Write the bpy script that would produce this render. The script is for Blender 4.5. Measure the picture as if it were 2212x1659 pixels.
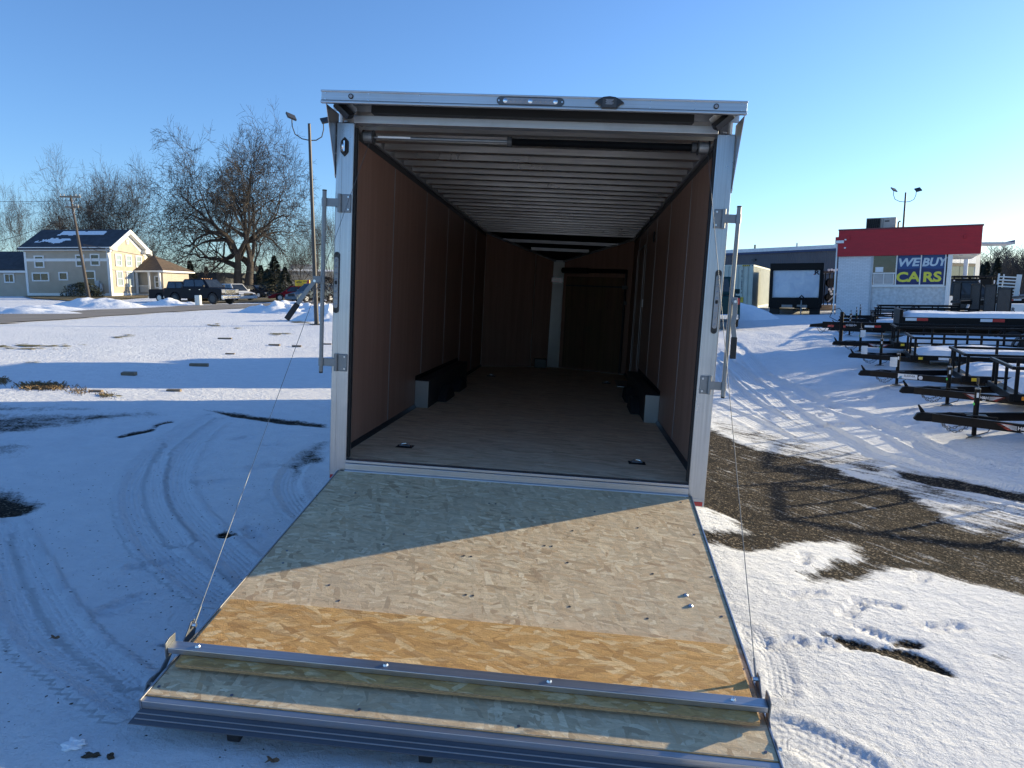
import bpy, bmesh, math, random
import numpy as np
from mathutils import Vector, Matrix
R = math.radians
for o in list(bpy.data.objects): bpy.data.objects.remove(o)
scene = bpy.context.scene
COL = scene.collection

# ------------------------------------------------------------------ camera
RC = np.array([[0.9956796471, 0.0928549424, 0.0], [-0.0920246504, 0.9867764598, -0.1334304382], [-0.0123896757, 0.1328539716, 0.9910581810]])  # rows: right, forward, up
EYE = np.array([0.42663356, -4.53314749, 1.20747891])
FPX = 1518.93                       # focal length for a 2212 px wide picture
cd = bpy.data.cameras.new('camera'); cam = bpy.data.objects.new('camera', cd); COL.objects.link(cam)
r_, f_, u_ = RC
cam.matrix_world = Matrix(((r_[0], u_[0], -f_[0], EYE[0]), (r_[1], u_[1], -f_[1], EYE[1]), (r_[2], u_[2], -f_[2], EYE[2]), (0, 0, 0, 1)))
cd.sensor_width = 36.0; cd.lens = 36.0 * FPX / 2212.0; cd.clip_start = 0.05; cd.clip_end = 6000
scene.camera = cam
# ------------------------------------------------------------------ light
SUN_EL, SUN_AZ = R(12.2), R(29.1)   # azimuth from +X towards +Y
w = bpy.data.worlds.new('World'); scene.world = w; w.use_nodes = True
nt = w.node_tree; bg = nt.nodes['Background']
sky = nt.nodes.new('ShaderNodeTexSky'); sky.sky_type = 'NISHITA'; sky.sun_disc = False
sky.sun_elevation = SUN_EL; sky.sun_rotation = R(90) - SUN_AZ
sky.altitude = 200; sky.air_density = 1.0; sky.dust_density = 0.5; sky.ozone_density = 3.0
tint = nt.nodes.new('ShaderNodeMix'); tint.data_type = 'RGBA'; tint.blend_type = 'MULTIPLY'; tint.inputs[0].default_value = 1; tint.inputs[7].default_value = (.77, .945, 1.20, 1)
nt.links.new(sky.outputs[0], tint.inputs[6]); nt.links.new(tint.outputs[2], bg.inputs[0]); bg.inputs[1].default_value = 0.128
sd = bpy.data.lights.new('sun', 'SUN'); sun = bpy.data.objects.new('sun', sd); COL.objects.link(sun)
sd.energy = 5.0; sd.angle = R(0.53); sd.color = (1.0, 0.84, 0.55)
SV = Vector((math.cos(SUN_EL) * math.cos(SUN_AZ), math.cos(SUN_EL) * math.sin(SUN_AZ), math.sin(SUN_EL)))
sun.rotation_euler = SV.to_track_quat('Z', 'Y').to_euler()
scene.view_settings.view_transform = 'Standard'; scene.view_settings.look = 'None'
scene.view_settings.exposure = 0.80; scene.view_settings.gamma = 1.0
try: scene.view_settings.use_curve_mapping = False
except Exception: pass

# ------------------------------------------------------------------ helpers
def tag(o, label=None, cat=None, group=None, kind=None):
    if label: o['label'] = label
    if cat: o['category'] = cat
    if group: o['group'] = group
    if kind: o['kind'] = kind
    return o
def empty(name, loc=(0, 0, 0), rz=0.0, label=None, cat=None, group=None):
    o = bpy.data.objects.new(name, None); COL.objects.link(o); o.empty_display_size = .2
    o.location = loc; o.rotation_euler = (0, 0, rz)
    return tag(o, label, cat, group)
def copy_tree(o, parent=None):
    c = o.copy(); COL.objects.link(c); c.parent = parent
    for ch in [k for k in o.children]: copy_tree(ch, c)
    return c
class MB:
    def __init__(s): s.v = []; s.f = []
    def add(s, vs, fs):
        n = len(s.v); s.v += [tuple(p) for p in vs]; s.f += [tuple(i + n for i in f) for f in fs]; return s
    def box(s, a, b, M=None):
        x0, y0, z0 = a; x1, y1, z1 = b
        vs = [(x0,y0,z0),(x1,y0,z0),(x1,y1,z0),(x0,y1,z0),(x0,y0,z1),(x1,y0,z1),(x1,y1,z1),(x0,y1,z1)]
        if M is not None: vs = [M @ Vector(p) for p in vs]
        return s.add(vs, [(3,2,1,0),(4,5,6,7),(0,1,5,4),(1,2,6,5),(2,3,7,6),(3,0,4,7)])
    def prism(s, prof, lo, hi, axis='y', M=None):
        n = len(prof); vs = []
        for t in (lo, hi):
            for a, b in prof:
                vs.append({'y': (a, t, b), 'x': (t, a, b), 'z': (a, b, t)}[axis])
        if M is not None: vs = [M @ Vector(p) for p in vs]
        fs = [tuple(range(n)), tuple(range(2*n-1, n-1, -1))]
        for i in range(n):
            j = (i + 1) % n; fs.append((i, i + n, j + n, j))
        return s.add(vs, fs)
    def tube(s, pts, r, n=8, cap=True):
        pts = [Vector(p) for p in pts]; rs = r if isinstance(r, (list, tuple)) else [r] * len(pts)
        rings = []; prev = None
        for i, p in enumerate(pts):
            t = (pts[min(i+1, len(pts)-1)] - pts[max(i-1, 0)]).normalized()
            if prev is None:
                a = Vector((0,0,1)) if abs(t.z) < .9 else Vector((1,0,0)); u = t.cross(a).normalized()
            else:
                u = (prev - t * prev.dot(t)); u = u.normalized() if u.length > 1e-6 else t.orthogonal().normalized()
            prev = u; v = t.cross(u)
            rings.append([p + (u * math.cos(2*math.pi*k/n) + v * math.sin(2*math.pi*k/n)) * rs[i] for k in range(n)])
        vs = [q for rg in rings for q in rg]; fs = []
        for i in range(len(rings) - 1):
            for k in range(n):
                fs.append((i*n+k, i*n+(k+1)%n, (i+1)*n+(k+1)%n, (i+1)*n+k))
        if cap: fs += [tuple(range(n-1, -1, -1)), tuple(range((len(rings)-1)*n, len(rings)*n))]
        return s.add(vs, fs)
    def build(s, name, m, parent=None, bevel=0, smooth=False, kind=None, seg=2):
        me = bpy.data.meshes.new(name); me.from_pydata(s.v, [], s.f)
        bm = bmesh.new(); bm.from_mesh(me); bmesh.ops.recalc_face_normals(bm, faces=bm.faces); bm.to_mesh(me); bm.free()
        if smooth:
            me.polygons.foreach_set('use_smooth', [True] * len(me.polygons))
        me.materials.append(m)
        o = bpy.data.objects.new(name, me); COL.objects.link(o)
        if parent is not None: o.parent = parent
        if bevel:
            b = o.modifiers.new('bevel', 'BEVEL'); b.width = bevel; b.segments = seg; b.limit_method = 'ANGLE'; b.angle_limit = R(40)
        if smooth:
            try:
                me.set_sharp_from_angle(angle=R(40))
            except Exception: pass
        if kind: o['kind'] = kind
        return o
def box(name, a, b, m, parent=None, bevel=0, M=None): return MB().box(a, b, M).build(name, m, parent, bevel)
def tubeo(name, pts, r, m, parent=None, n=10): return MB().tube(pts, r, n).build(name, m, parent, smooth=True)
def frame_M(o, x, y, z): return Matrix(((x[0],y[0],z[0],o[0]),(x[1],y[1],z[1],o[1]),(x[2],y[2],z[2],o[2]),(0,0,0,1)))
def text(name, s, size, m, parent, M, extrude=.002, bold=0.0, shear=0.0, align='CENTER', space=1.0, sx=1.0):
    cu = bpy.data.curves.new(name, 'FONT'); cu.body = s; cu.size = size; cu.extrude = extrude; cu.offset = bold; cu.shear = shear
    cu.align_x = align; cu.align_y = 'CENTER'; cu.space_character = space; cu.resolution_u = 3
    t = bpy.data.objects.new(name, cu); COL.objects.link(t); bpy.context.view_layer.update()
    me = bpy.data.meshes.new_from_object(t.evaluated_get(bpy.context.evaluated_depsgraph_get()))
    bpy.data.objects.remove(t); me.name = name; me.transform(M @ Matrix.Diagonal((sx, 1, 1, 1))); me.materials.clear(); me.materials.append(m)
    o = bpy.data.objects.new(name, me); COL.objects.link(o); o.parent = parent
    return o
# measured positions: a pixel of the 2212 x 1659 photograph plus a distance along the view axis gives a place
def ray(px, py):
    q = np.array([(px - 1106) / FPX, 1.0, -(py - 829.5) / FPX]); return RC.T @ q
def at(px, py, D): return EYE + ray(px, py) * D
CR = np.array([r_[0], r_[1]]); CR = CR / np.linalg.norm(CR)      # level right and level forward
CF = np.array([-CR[1], CR[0]])

# ------------------------------------------------------------------ ground height
UPT = np.array([0.05015274675692139, 0.022130669319457258, 0.9984963372332458])   # normal of the pavement under the trailer
RWT = np.array([[0.9987415591596932, 0, 0.05015274675692139], [-0.00111131237481872, 0.9997544690874247, 0.022130669319457258], [-0.05014043270724201, -0.02215855454946447, 0.9984963372332458]])
GD = 0.575
def plane_z(x, y): return (-GD - UPT[0] * x - UPT[1] * y) / UPT[2]
cps = []
for x in (-8, -5, -2, 1, 3):
    for y in (-5, -2, 1, 4, 8, 11): cps.append((x, y, plane_z(x, y)))
for px, py, D in [(0,702,23.7),(322,679,33.8),(606,661.6,49.8),(66,676,35.7),(428,660,52),(612,654,63),(243,641,75),(20,640,76),(523,644,80),(195,655,65),
                  (682,703,27),(2103,945,8.6),(2045,880,10.7),(1936,838,13),(1901,793,15.5),(1857,761,18),(1823,747,20),(1831,698,29),(1805,680,34),(1640,669,41),(1715,681.6,37),(2200,700,30)]:
    cps.append(tuple(at(px, py, D)))
cps.append((5.5, -2, -.66)); cps.append((9, 0, -.68)); cps.append((14, 8, -.5))
for k in range(16):
    a = k * math.pi / 8
    cps.append((260 * math.cos(a), 260 * math.sin(a), .25)); cps.append((130 * math.cos(a), 130 * math.sin(a), .2 if math.sin(a) > -.2 else -.3))
for x, y in ((-20, -12), (0, -20), (20, -12), (0, -40)): cps.append((x, y, plane_z(max(-8, min(5, x)), -6)))
cps = np.array(cps)
def _phi(r): return r                                     # biharmonic-like, gentle
_d = np.linalg.norm(cps[:, None, :2] - cps[None, :, :2], axis=2)
_A = np.zeros((len(cps)+1, len(cps)+1)); _A[:-1, :-1] = _phi(np.sqrt(_d**2 + 4)) ; _A[:-1, -1] = 1; _A[-1, :-1] = 1
_A[:-1, :-1] += np.eye(len(cps)) * -.02
_w = np.linalg.solve(_A, np.append(cps[:, 2], 0))
def gz(x, y):
    x = np.asarray(x, float); y = np.asarray(y, float); out = np.zeros(x.shape).ravel() ; xf = x.ravel(); yf = y.ravel()
    for i in range(0, len(xf), 20000):
        d = np.sqrt((xf[i:i+20000, None] - cps[None, :, 0])**2 + (yf[i:i+20000, None] - cps[None, :, 1])**2 + 4)
        out[i:i+20000] = d @ _w[:-1] + _w[-1]
    rr = np.hypot(xf, yf); far = np.clip((rr - 180) / 120, 0, 1); out = out * (1 - far) + .25 * far
    return out.reshape(x.shape)
def g1(x, y): return float(gz(np.array([x]), np.array([y]))[0])
def gp(px, py):                                            # where the view ray through a pixel meets the ground
    r = ray(px, py); z = -.5
    for _ in range(12):
        t = (z - EYE[2]) / r[2]; p = EYE + r * t; z = .5 * z + .5 * g1(p[0], p[1])
    return p
def gpoly(pts): return np.array([gp(*q)[:2] for q in pts])
_rs = np.random.RandomState(5); _lat = _rs.rand(256, 256)
def vnoise(x, y):
    xi = np.floor(x).astype(int); yi = np.floor(y).astype(int); fx = x - xi; fy = y - yi
    fx = fx*fx*(3-2*fx); fy = fy*fy*(3-2*fy); g = lambda a, b: _lat[a & 255, b & 255]
    return (g(xi,yi)*(1-fx)+g(xi+1,yi)*fx)*(1-fy) + (g(xi,yi+1)*(1-fx)+g(xi+1,yi+1)*fx)*fy - .5
def fbm(x, y, o=4):
    s = 0; a = 1
    for k in range(o): s = s + a * vnoise(x * 2**k + 17*k, y * 2**k + 31*k); a *= .5
    return s
def sdf_poly(x, y, P):
    n = len(P); d = np.full(x.shape, 1e9); ins = np.zeros(x.shape, bool)
    for i in range(n):
        a = P[i]; b = P[(i+1) % n]; e = b - a; L = e @ e + 1e-12
        t = np.clip(((x-a[0])*e[0] + (y-a[1])*e[1]) / L, 0, 1)
        d = np.minimum(d, np.hypot(x - a[0] - t*e[0], y - a[1] - t*e[1]))
        c = ((a[1] > y) != (b[1] > y)) & (x < (b[0]-a[0]) * (y-a[1]) / (b[1]-a[1] + 1e-12) + a[0]); ins ^= c
    return np.where(ins, -d, d)

# ------------------------------------------------------------------ materials
def newmat(name):
    m = bpy.data.materials.new(name); m.use_nodes = True; nt = m.node_tree
    return m, nt, nt.nodes['Principled BSDF']
def N(nt, t, **kw):
    n = nt.nodes.new(t)
    for k, v in kw.items():
        if k in ('operation', 'data_type', 'feature', 'blend_type', 'noise_dimensions', 'voronoi_dimensions', 'attribute_name', 'distance', 'wave_type', 'bands_direction', 'interpolation_type', 'clamp'): setattr(n, k, v)
        else: n.inputs[k].default_value = v
    return n
def L(nt, a, b): nt.links.new(a, b)
def ramp(nt, fac, stops):
    r = nt.nodes.new('ShaderNodeValToRGB'); e = r.color_ramp.elements
    while len(e) < len(stops): e.new(.5)
    for i, (p, c) in enumerate(stops): e[i].position = p; e[i].color = (*c, 1) if len(c) == 3 else c
    L(nt, fac, r.inputs[0]); return r.outputs[0]
def mixc(nt, fac, a, b, blend='MIX'):
    m = nt.nodes.new('ShaderNodeMix'); m.data_type = 'RGBA'; m.blend_type = blend
    for s, v in ((m.inputs[0], fac), (m.inputs[6], a), (m.inputs[7], b)):
        if hasattr(v, 'is_linked') or isinstance(v, bpy.types.NodeSocket): L(nt, v, s)
        else: s.default_value = v if isinstance(v, float) else (*v, 1)
    return m.outputs[2]
def mth(nt, op, a, b=0.0, c=0.0):
    m = nt.nodes.new('ShaderNodeMath'); m.operation = op
    for s, v in zip(m.inputs, (a, b, c)):
        if isinstance(v, bpy.types.NodeSocket): L(nt, v, s)
        else: s.default_value = v
    return m.outputs[0]
def coords(nt, scale=(1,1,1), rot=(0,0,0), kind='Object'):
    t = nt.nodes.new('ShaderNodeTexCoord'); mp = nt.nodes.new('ShaderNodeMapping')
    L(nt, t.outputs[kind], mp.inputs[0]); mp.inputs['Scale'].default_value = scale; mp.inputs['Rotation'].default_value = rot
    return mp.outputs[0]
def aniso(nt, size, rot):            # coordinates stretched along a turned axis
    t = nt.nodes.new('ShaderNodeTexCoord'); mp = nt.nodes.new('ShaderNodeMapping'); mp.vector_type = 'TEXTURE'
    L(nt, t.outputs['Object'], mp.inputs[0]); mp.inputs['Scale'].default_value = (size[0], size[1], 1); mp.inputs['Rotation'].default_value = (0, 0, rot); return mp.outputs[0]
def bump(nt, h, strength, dist, bsdf, prev=None):
    b = nt.nodes.new('ShaderNodeBump'); b.inputs['Strength'].default_value = strength; b.inputs['Distance'].default_value = dist
    L(nt, h, b.inputs['Height'])
    if prev is not None: L(nt, prev, b.inputs['Normal'])
    L(nt, b.outputs[0], bsdf.inputs['Normal']); return b.outputs[0]
def noise(nt, vec, scale, detail=3, rough=.5, dist=0):
    n = N(nt, 'ShaderNodeTexNoise', Scale=scale, Detail=detail, Roughness=rough, Distortion=dist); L(nt, vec, n.inputs['Vector']); return n.outputs[0]
def simple(name, col, rough=.6, metal=0.0, var=.12, vs=6.0, bumpd=0.0, bs=60.0, stretch=(1,1,1), coat=0.0, spec=.5, rv=.1):
    m, nt, b = newmat(name); v = coords(nt, stretch)
    n = noise(nt, v, vs, 4, .6)
    lo = tuple(max(0, c * (1 - var)) for c in col); hi = tuple(min(1, c * (1 + var)) for c in col)
    L(nt, ramp(nt, n, [(.3, lo), (.7, hi)]), b.inputs['Base Color'])
    b.inputs['Metallic'].default_value = metal
    L(nt, mth(nt, 'MULTIPLY_ADD', n, rv, rough - rv/2), b.inputs['Roughness'])
    b.inputs['Coat Weight'].default_value = coat; b.inputs['Specular IOR Level'].default_value = spec
    if bumpd: bump(nt, noise(nt, v, bs, 3, .6), .6, bumpd, b)
    return m
M = {}
def brushed(name, col, rough, sx, streak=.12, dirt=.25):
    m, nt, b = newmat(name)
    v = coords(nt, sx); v0 = coords(nt)
    n = noise(nt, v, 1.0, 4, .65); n2 = noise(nt, v0, 2.3, 5, .65); n3 = noise(nt, v0, 22, 3, .7)
    c = ramp(nt, n, [(.3, tuple(k*(1-streak) for k in col)), (.7, tuple(min(1, k*(1+streak)) for k in col))])
    c = mixc(nt, mth(nt, 'MULTIPLY', ramp(nt, n2, [(.5, (0,0,0)), (.75, (1,1,1))]), dirt), c, tuple(k*.5 for k in col))
    L(nt, c, b.inputs['Base Color']); b.inputs['Metallic'].default_value = .92
    L(nt, mth(nt, 'MULTIPLY_ADD', n2, .22, mth(nt, 'MULTIPLY_ADD', n3, .1, rough - .16)), b.inputs['Roughness'])
    bump(nt, n, .25, .0015, b); return m
M['alu_v'] = brushed('brushed_aluminium_upright', (.42,.43,.45), .31, (90, 90, 1.2))
M['alu_h'] = brushed('brushed_aluminium_level', (.48,.49,.51), .36, (1.2, 90, 90))
M['alu_dull'] = brushed('dull_aluminium', (.50,.51,.53), .5, (1.0, 60, 60), .1, .5)
M['alu_dark'] = brushed('weathered_aluminium_apron', (.13,.135,.15), .5, (1.0, 60, 60), .15, .5)
M['zinc'] = simple('zinc_plated_steel', (.20,.21,.22), .42, .6, .1, 12)
M['bolt'] = simple('bright_bolt', (.60,.62,.65), .28, .95, .2, 200)
M['screw'] = simple('screw_head', (.16,.17,.20), .35, .8, .2, 200)
M['rubber'] = simple('black_rubber', (.012,.012,.013), .65, 0, .2, 20, .0006, 300)
M['blackmetal'] = simple('black_painted_steel', (.007,.007,.008), .45, 0, .25, 8, 0, 60, coat=.0, spec=.15)
M['darkgrey'] = simple('dark_grey_steel', (.045,.047,.05), .5, .2, .2, 8)
M['plastic_black'] = simple('black_plastic', (.014,.014,.016), .35, 0, .1, 40)
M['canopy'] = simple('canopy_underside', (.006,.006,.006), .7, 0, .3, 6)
M['galv'] = None
def galv():
    m, nt, b = newmat('galvanised_roof_metal'); v0 = coords(nt); vs = coords(nt, (2, 60, 60))
    n = noise(nt, v0, 1.6, 3, .5, .4); n2 = noise(nt, vs, 1.0, 3, .6)
    c = ramp(nt, n2, [(.3, (.58,.57,.55)), (.7, (.74,.73,.71))])
    L(nt, c, b.inputs['Base Color']); b.inputs['Metallic'].default_value = .85
    L(nt, mth(nt, 'MULTIPLY_ADD', n, .22, .20), b.inputs['Roughness']); bump(nt, n, .5, .02, b); return m
M['galv'] = galv()
def osb(name, base, flakes, wear, grey=None, sx=1.0, bumpd=.0012, spec=.3, rand=0.0, layers=7, thr=.66, fs=1.0, amt=.85):
    """oriented strand board: layers of elongated random-coloured cells turned to different angles"""
    m, nt, b = newmat(name); tc = nt.nodes.new('ShaderNodeTexCoord')
    oi = nt.nodes.new('ShaderNodeObjectInfo')
    base_v = nt.nodes.new('ShaderNodeVectorMath'); base_v.operation = 'ADD'; L(nt, tc.outputs['Object'], base_v.inputs[0])
    cmb = nt.nodes.new('ShaderNodeCombineXYZ'); L(nt, mth(nt, 'MULTIPLY', oi.outputs['Random'], 31.0 * rand), cmb.inputs[0]); L(nt, cmb.outputs[0], base_v.inputs[1])
    wob = N(nt, 'ShaderNodeTexNoise', Scale=38.0, Detail=3.0, Roughness=.6); L(nt, base_v.outputs[0], wob.inputs['Vector'])
    wv = nt.nodes.new('ShaderNodeVectorMath'); wv.operation = 'MULTIPLY_ADD'; L(nt, wob.outputs['Color'], wv.inputs[0]); wv.inputs[1].default_value = (.016, .016, 0); L(nt, base_v.outputs[0], wv.inputs[2])
    fine = noise(nt, base_v.outputs[0], 9.0, 6, .65)
    cur = ramp(nt, fine, [(.3, tuple(k*.82 for k in base)), (.7, tuple(min(1, k*1.15) for k in base))])
    hgt = noise(nt, base_v.outputs[0], 140.0, 3, .7)
    angs = [5, 62, -38, 88, 24, -72, -12, 45, 100][:layers]
    for i, a in enumerate(angs):
        mp = nt.nodes.new('ShaderNodeMapping'); mp.vector_type = 'TEXTURE'
        L(nt, wv.outputs[0], mp.inputs[0]); mp.inputs['Rotation'].default_value = (0, 0, R(a * sx)); mp.inputs['Location'].default_value = (i * 3.7, i * 1.3, 0)
        ln, wd = (.115 + .03*(i % 3), .030 + .010*(i % 2)); mp.inputs['Scale'].default_value = (ln*fs, wd*fs, 1)
        vo = N(nt, 'ShaderNodeTexVoronoi', voronoi_dimensions='2D', Scale=1.0, Randomness=1.0); L(nt, mp.outputs[0], vo.inputs['Vector'])
        sp = nt.nodes.new('ShaderNodeSeparateColor'); L(nt, vo.outputs['Color'], sp.inputs[0])
        on = mth(nt, 'GREATER_THAN', sp.outputs[0], thr)
        # grain along each strand
        gr = N(nt, 'ShaderNodeTexNoise', Scale=2.2, Detail=4.0, Roughness=.7); L(nt, mp.outputs[0], gr.inputs['Vector'])
        tone = ramp(nt, sp.outputs[1], [(k / (len(flakes)-1), c) for k, c in enumerate(flakes)])
        tone = mixc(nt, .30, tone, mixc(nt, gr.outputs[0], tuple(k*.45 for k in base), tuple(min(1, k*1.5) for k in base)))
        cur = mixc(nt, mth(nt, 'MULTIPLY', on, amt), cur, tone)
        hgt = mth(nt, 'ADD', hgt, mth(nt, 'MULTIPLY', mth(nt, 'MULTIPLY', on, sp.outputs[2]), .5))
    fib = nt.nodes.new('ShaderNodeMapping'); L(nt, wv.outputs[0], fib.inputs[0]); fib.inputs['Scale'].default_value = (14, 70, 1); fib.inputs['Rotation'].default_value = (0, 0, R(8))
    fb = noise(nt, fib.outputs[0], 1.0, 6, .75, .8)
    cur = mixc(nt, ramp(nt, fb, [(.36, (.55,.55,.55)), (.55, (0,0,0))]), cur, tuple(k*.55 for k in base)); hgt = mth(nt, 'ADD', hgt, mth(nt, 'MULTIPLY', fb, 1.4))
    big = noise(nt, base_v.outputs[0], 1.8, 5, .65)
    if grey:
        cur = mixc(nt, mth(nt, 'MULTIPLY', ramp(nt, big, [(.42, (0,0,0)), (.68, (1,1,1))]), wear), cur, grey)
    # thin dark cracks between strands
    ck = N(nt, 'ShaderNodeTexVoronoi', feature='DISTANCE_TO_EDGE', Scale=1.0); mpk = nt.nodes.new('ShaderNodeMapping'); mpk.vector_type = 'TEXTURE'
    L(nt, wv.outputs[0], mpk.inputs[0]); mpk.inputs['Scale'].default_value = (.06, .022, .05); mpk.inputs['Rotation'].default_value = (0, 0, R(31)); L(nt, mpk.outputs[0], ck.inputs['Vector'])
    crack = mth(nt, 'MULTIPLY', mth(nt, 'LESS_THAN', ck.outputs[0], .035), mth(nt, 'GREATER_THAN', noise(nt, base_v.outputs[0], 16, 3), .53))
    cur = mixc(nt, mth(nt, 'MULTIPLY', crack, .0), cur, tuple(k*.3 for k in base))
    L(nt, cur, b.inputs['Base Color']); b.inputs['Roughness'].default_value = .72; b.inputs['Specular IOR Level'].default_value = spec
    bump(nt, mth(nt, 'SUBTRACT', hgt, mth(nt, 'MULTIPLY', crack, .0)), .8, bumpd, b); return m
M['osb_ramp'] = osb('weathered_strand_board', (.72,.55,.34), [(.24,.15,.08), (.80,.63,.41), (.50,.31,.16), (.95,.81,.56), (.44,.34,.22), (.76,.59,.37), (.30,.17,.09)], .5, (.52,.42,.29), fs=.62, amt=.95, thr=.66)
M['osb_gold'] = osb('golden_strand_board', (.64,.37,.13), [(.46,.24,.07), (.72,.43,.17), (.28,.13,.04), (.98,.78,.45), (.58,.33,.11)], 0, None, .45, .003, thr=.80, fs=.62, amt=.8)
M['osb_floor'] = osb('floor_strand_board', (.78,.54,.35), [(.38,.22,.12), (.88,.66,.45), (.58,.36,.21), (.92,.74,.53)], .3, (.66,.50,.38), .22, .001, .35, 1.0, 6)
M['osb_dark'] = osb('dark_strand_board', (.17,.095,.06), [(.10,.055,.035), (.22,.13,.08), (.16,.11,.05)], .3, (.09,.10,.05), 1.0, .001, .3, 0, 4)  # dark brown board colours for the front nose door
M['osb_edge'] = simple('strand_board_edge', (.42,.27,.13), .85, 0, .45, 60, .002, 200, (1, 6, 6))
def luan():
    m, nt, b = newmat('brown_plywood_wall'); oi = nt.nodes.new('ShaderNodeObjectInfo')
    v = coords(nt, (14, 14, .8)); n = noise(nt, v, 1.0, 5, .65, .3); v2 = coords(nt, (160, 160, 3)); n2 = noise(nt, v2, 1.0, 3, .7); n3 = noise(nt, coords(nt), 1.3, 3, .5)
    c = ramp(nt, n, [(.3, (.27,.145,.10)), (.5, (.335,.185,.13)), (.72, (.40,.235,.17))])
    c = mixc(nt, mth(nt, 'MULTIPLY', n2, .3), c, (.16,.085,.06))
    c = mixc(nt, mth(nt, 'MULTIPLY', oi.outputs['Random'], .3), c, (.36,.19,.14))
    L(nt, c, b.inputs['Base Color']); b.inputs['Roughness'].default_value = .5
    bump(nt, n2, .3, .0006, b); return m
M['luan'] = luan()
def diamond():
    m, nt, b = newmat('diamond_plate'); v = coords(nt, (60, 60, 60), (0, R(45), 0))
    c = N(nt, 'ShaderNodeTexVoronoi', Scale=1.0, Randomness=0.0); L(nt, v, c.inputs['Vector'])
    h = ramp(nt, c.outputs['Distance'], [(.12, (1,1,1)), (.35, (0,0,0))])
    b.inputs['Base Color'].default_value = (.40,.40,.40,1); b.inputs['Metallic'].default_value = .85; b.inputs['Roughness'].default_value = .38
    bump(nt, h, .6, .0015, b); return m
M['diamond'] = diamond()
def glassy(name, col=(.02,.025,.03), rough=.08, trans=0.0):
    m, nt, b = newmat(name); n = noise(nt, coords(nt), 3, 3)
    L(nt, ramp(nt, n, [(.3, tuple(k*.7 for k in col)), (.7, tuple(k*1.4 for k in col))]), b.inputs['Base Color'])
    b.inputs['Roughness'].default_value = rough; b.inputs['Transmission Weight'].default_value = trans; b.inputs['Specular IOR Level'].default_value = .7; return m
M['glass'] = glassy('window_glass'); M['lens'] = glassy('clear_lamp_lens', (.20,.21,.23), .15, 0); M['lens_dark'] = glassy('smoked_lamp_body', (.05,.055,.06), .15)
M['red_lens'] = simple('red_reflector', (.45,.015,.02), .25, 0, .1, 40, coat=.5)
M['amber'] = simple('amber_reflector', (.80,.28,.02), .3, 0, .1, 40, coat=.4); M['yellow'] = simple('yellow_marker', (.80,.52,.03), .35)
M['white'] = simple('white_paint', (.75,.75,.73), .5, 0, .05, 4); M['offwhite'] = simple('off_white_paint', (.62,.63,.58), .5, 0, .08, 3, .002, 20)
M['chrome'] = simple('chrome', (.75,.77,.80), .12, 1, .05, 5)
M['tyre'] = simple('tyre_rubber', (.018,.018,.019), .8, 0, .3, 30, .003, 80); M['rim'] = simple('alloy_rim', (.42,.43,.45), .35, .8, .1, 10)
M['silver'] = simple('silver_print', (.55,.56,.60), .5, .2, .1, 20); M['red_paint'] = simple('red_print', (.45,.05,.03), .5)
M['sticker'] = simple('white_sticker', (.72,.74,.76), .5, 0, .05, 10); M['ink'] = simple('dark_ink', (.02,.025,.04), .6); M['green_sticker'] = simple('green_sticker', (.08,.65,.12), .5)
M['paper'] = simple('paper_tag', (.75,.75,.74), .8)
def snowmat(name, dirty=0.0):
    m, nt, b = newmat(name); v = coords(nt, kind='Object'); n = noise(nt, v, 5, 5, .65); n2 = noise(nt, v, 60, 3, .7)
    c = ramp(nt, n, [(.3, (.80,.82,.85)), (.7, (.88,.89,.90))])
    if dirty: c = mixc(nt, mth(nt, 'MULTIPLY', ramp(nt, noise(nt, v, 3.5, 6, .75), [(.55, (0,0,0)), (.7, (1,1,1))]), dirty), c, (.22,.18,.14))
    L(nt, c, b.inputs['Base Color']); b.inputs['Roughness'].default_value = .75; b.inputs['Specular IOR Level'].default_value = .25
    p = bump(nt, n, .7, .05, b); bump(nt, n2, .5, .008, b, p); return m
M['snow'] = snowmat('snow_soft'); M['snow_dirty'] = snowmat('snow_dirty', .35)
M['shingle'] = simple('dark_roof_shingle', (.045,.05,.06), .8, 0, .35, 2, .01, 12)
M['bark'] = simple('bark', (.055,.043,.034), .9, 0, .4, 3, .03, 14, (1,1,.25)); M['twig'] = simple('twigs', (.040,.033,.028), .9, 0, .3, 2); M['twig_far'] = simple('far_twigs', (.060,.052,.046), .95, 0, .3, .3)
# ------------------------------------------------------------------ ground sheet
def axis(a, f0, f1, b, fine, mid, m0, m1):
    left = []; s = mid; x = m0
    while x > a: x -= s; s *= 1.06; left.append(x)
    core = list(np.arange(m0, f0, mid)) + list(np.arange(f0, f1, fine)) + list(np.arange(f1, m1, mid)) + [m1]
    right = []; s = mid; x = m1
    while x < b: x += s; s *= 1.06; right.append(x)
    return np.array(left[::-1] + core + right)
gx = axis(-2200, -3.6, 4.6, 2200, .028, .055, -8.5, 10.5)
gy = axis(-900, -3.1, 2.6, 2600, .028, .055, -3.4, 11)
X, Y = np.meshgrid(gx, gy); nx, ny = len(gx), len(gy); Xf, Yf = X.ravel(), Y.ravel()
Z = gz(Xf, Yf)
near = (Xf > -14) & (Xf < 18) & (Yf > -6) & (Yf < 22)
def infl(): return np.clip(1 - (np.hypot(Xf - 1, Yf - 3) - 10) / 16, 0, 1)
bare = np.zeros(len(Xf)); grit = np.zeros(len(Xf))
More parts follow.
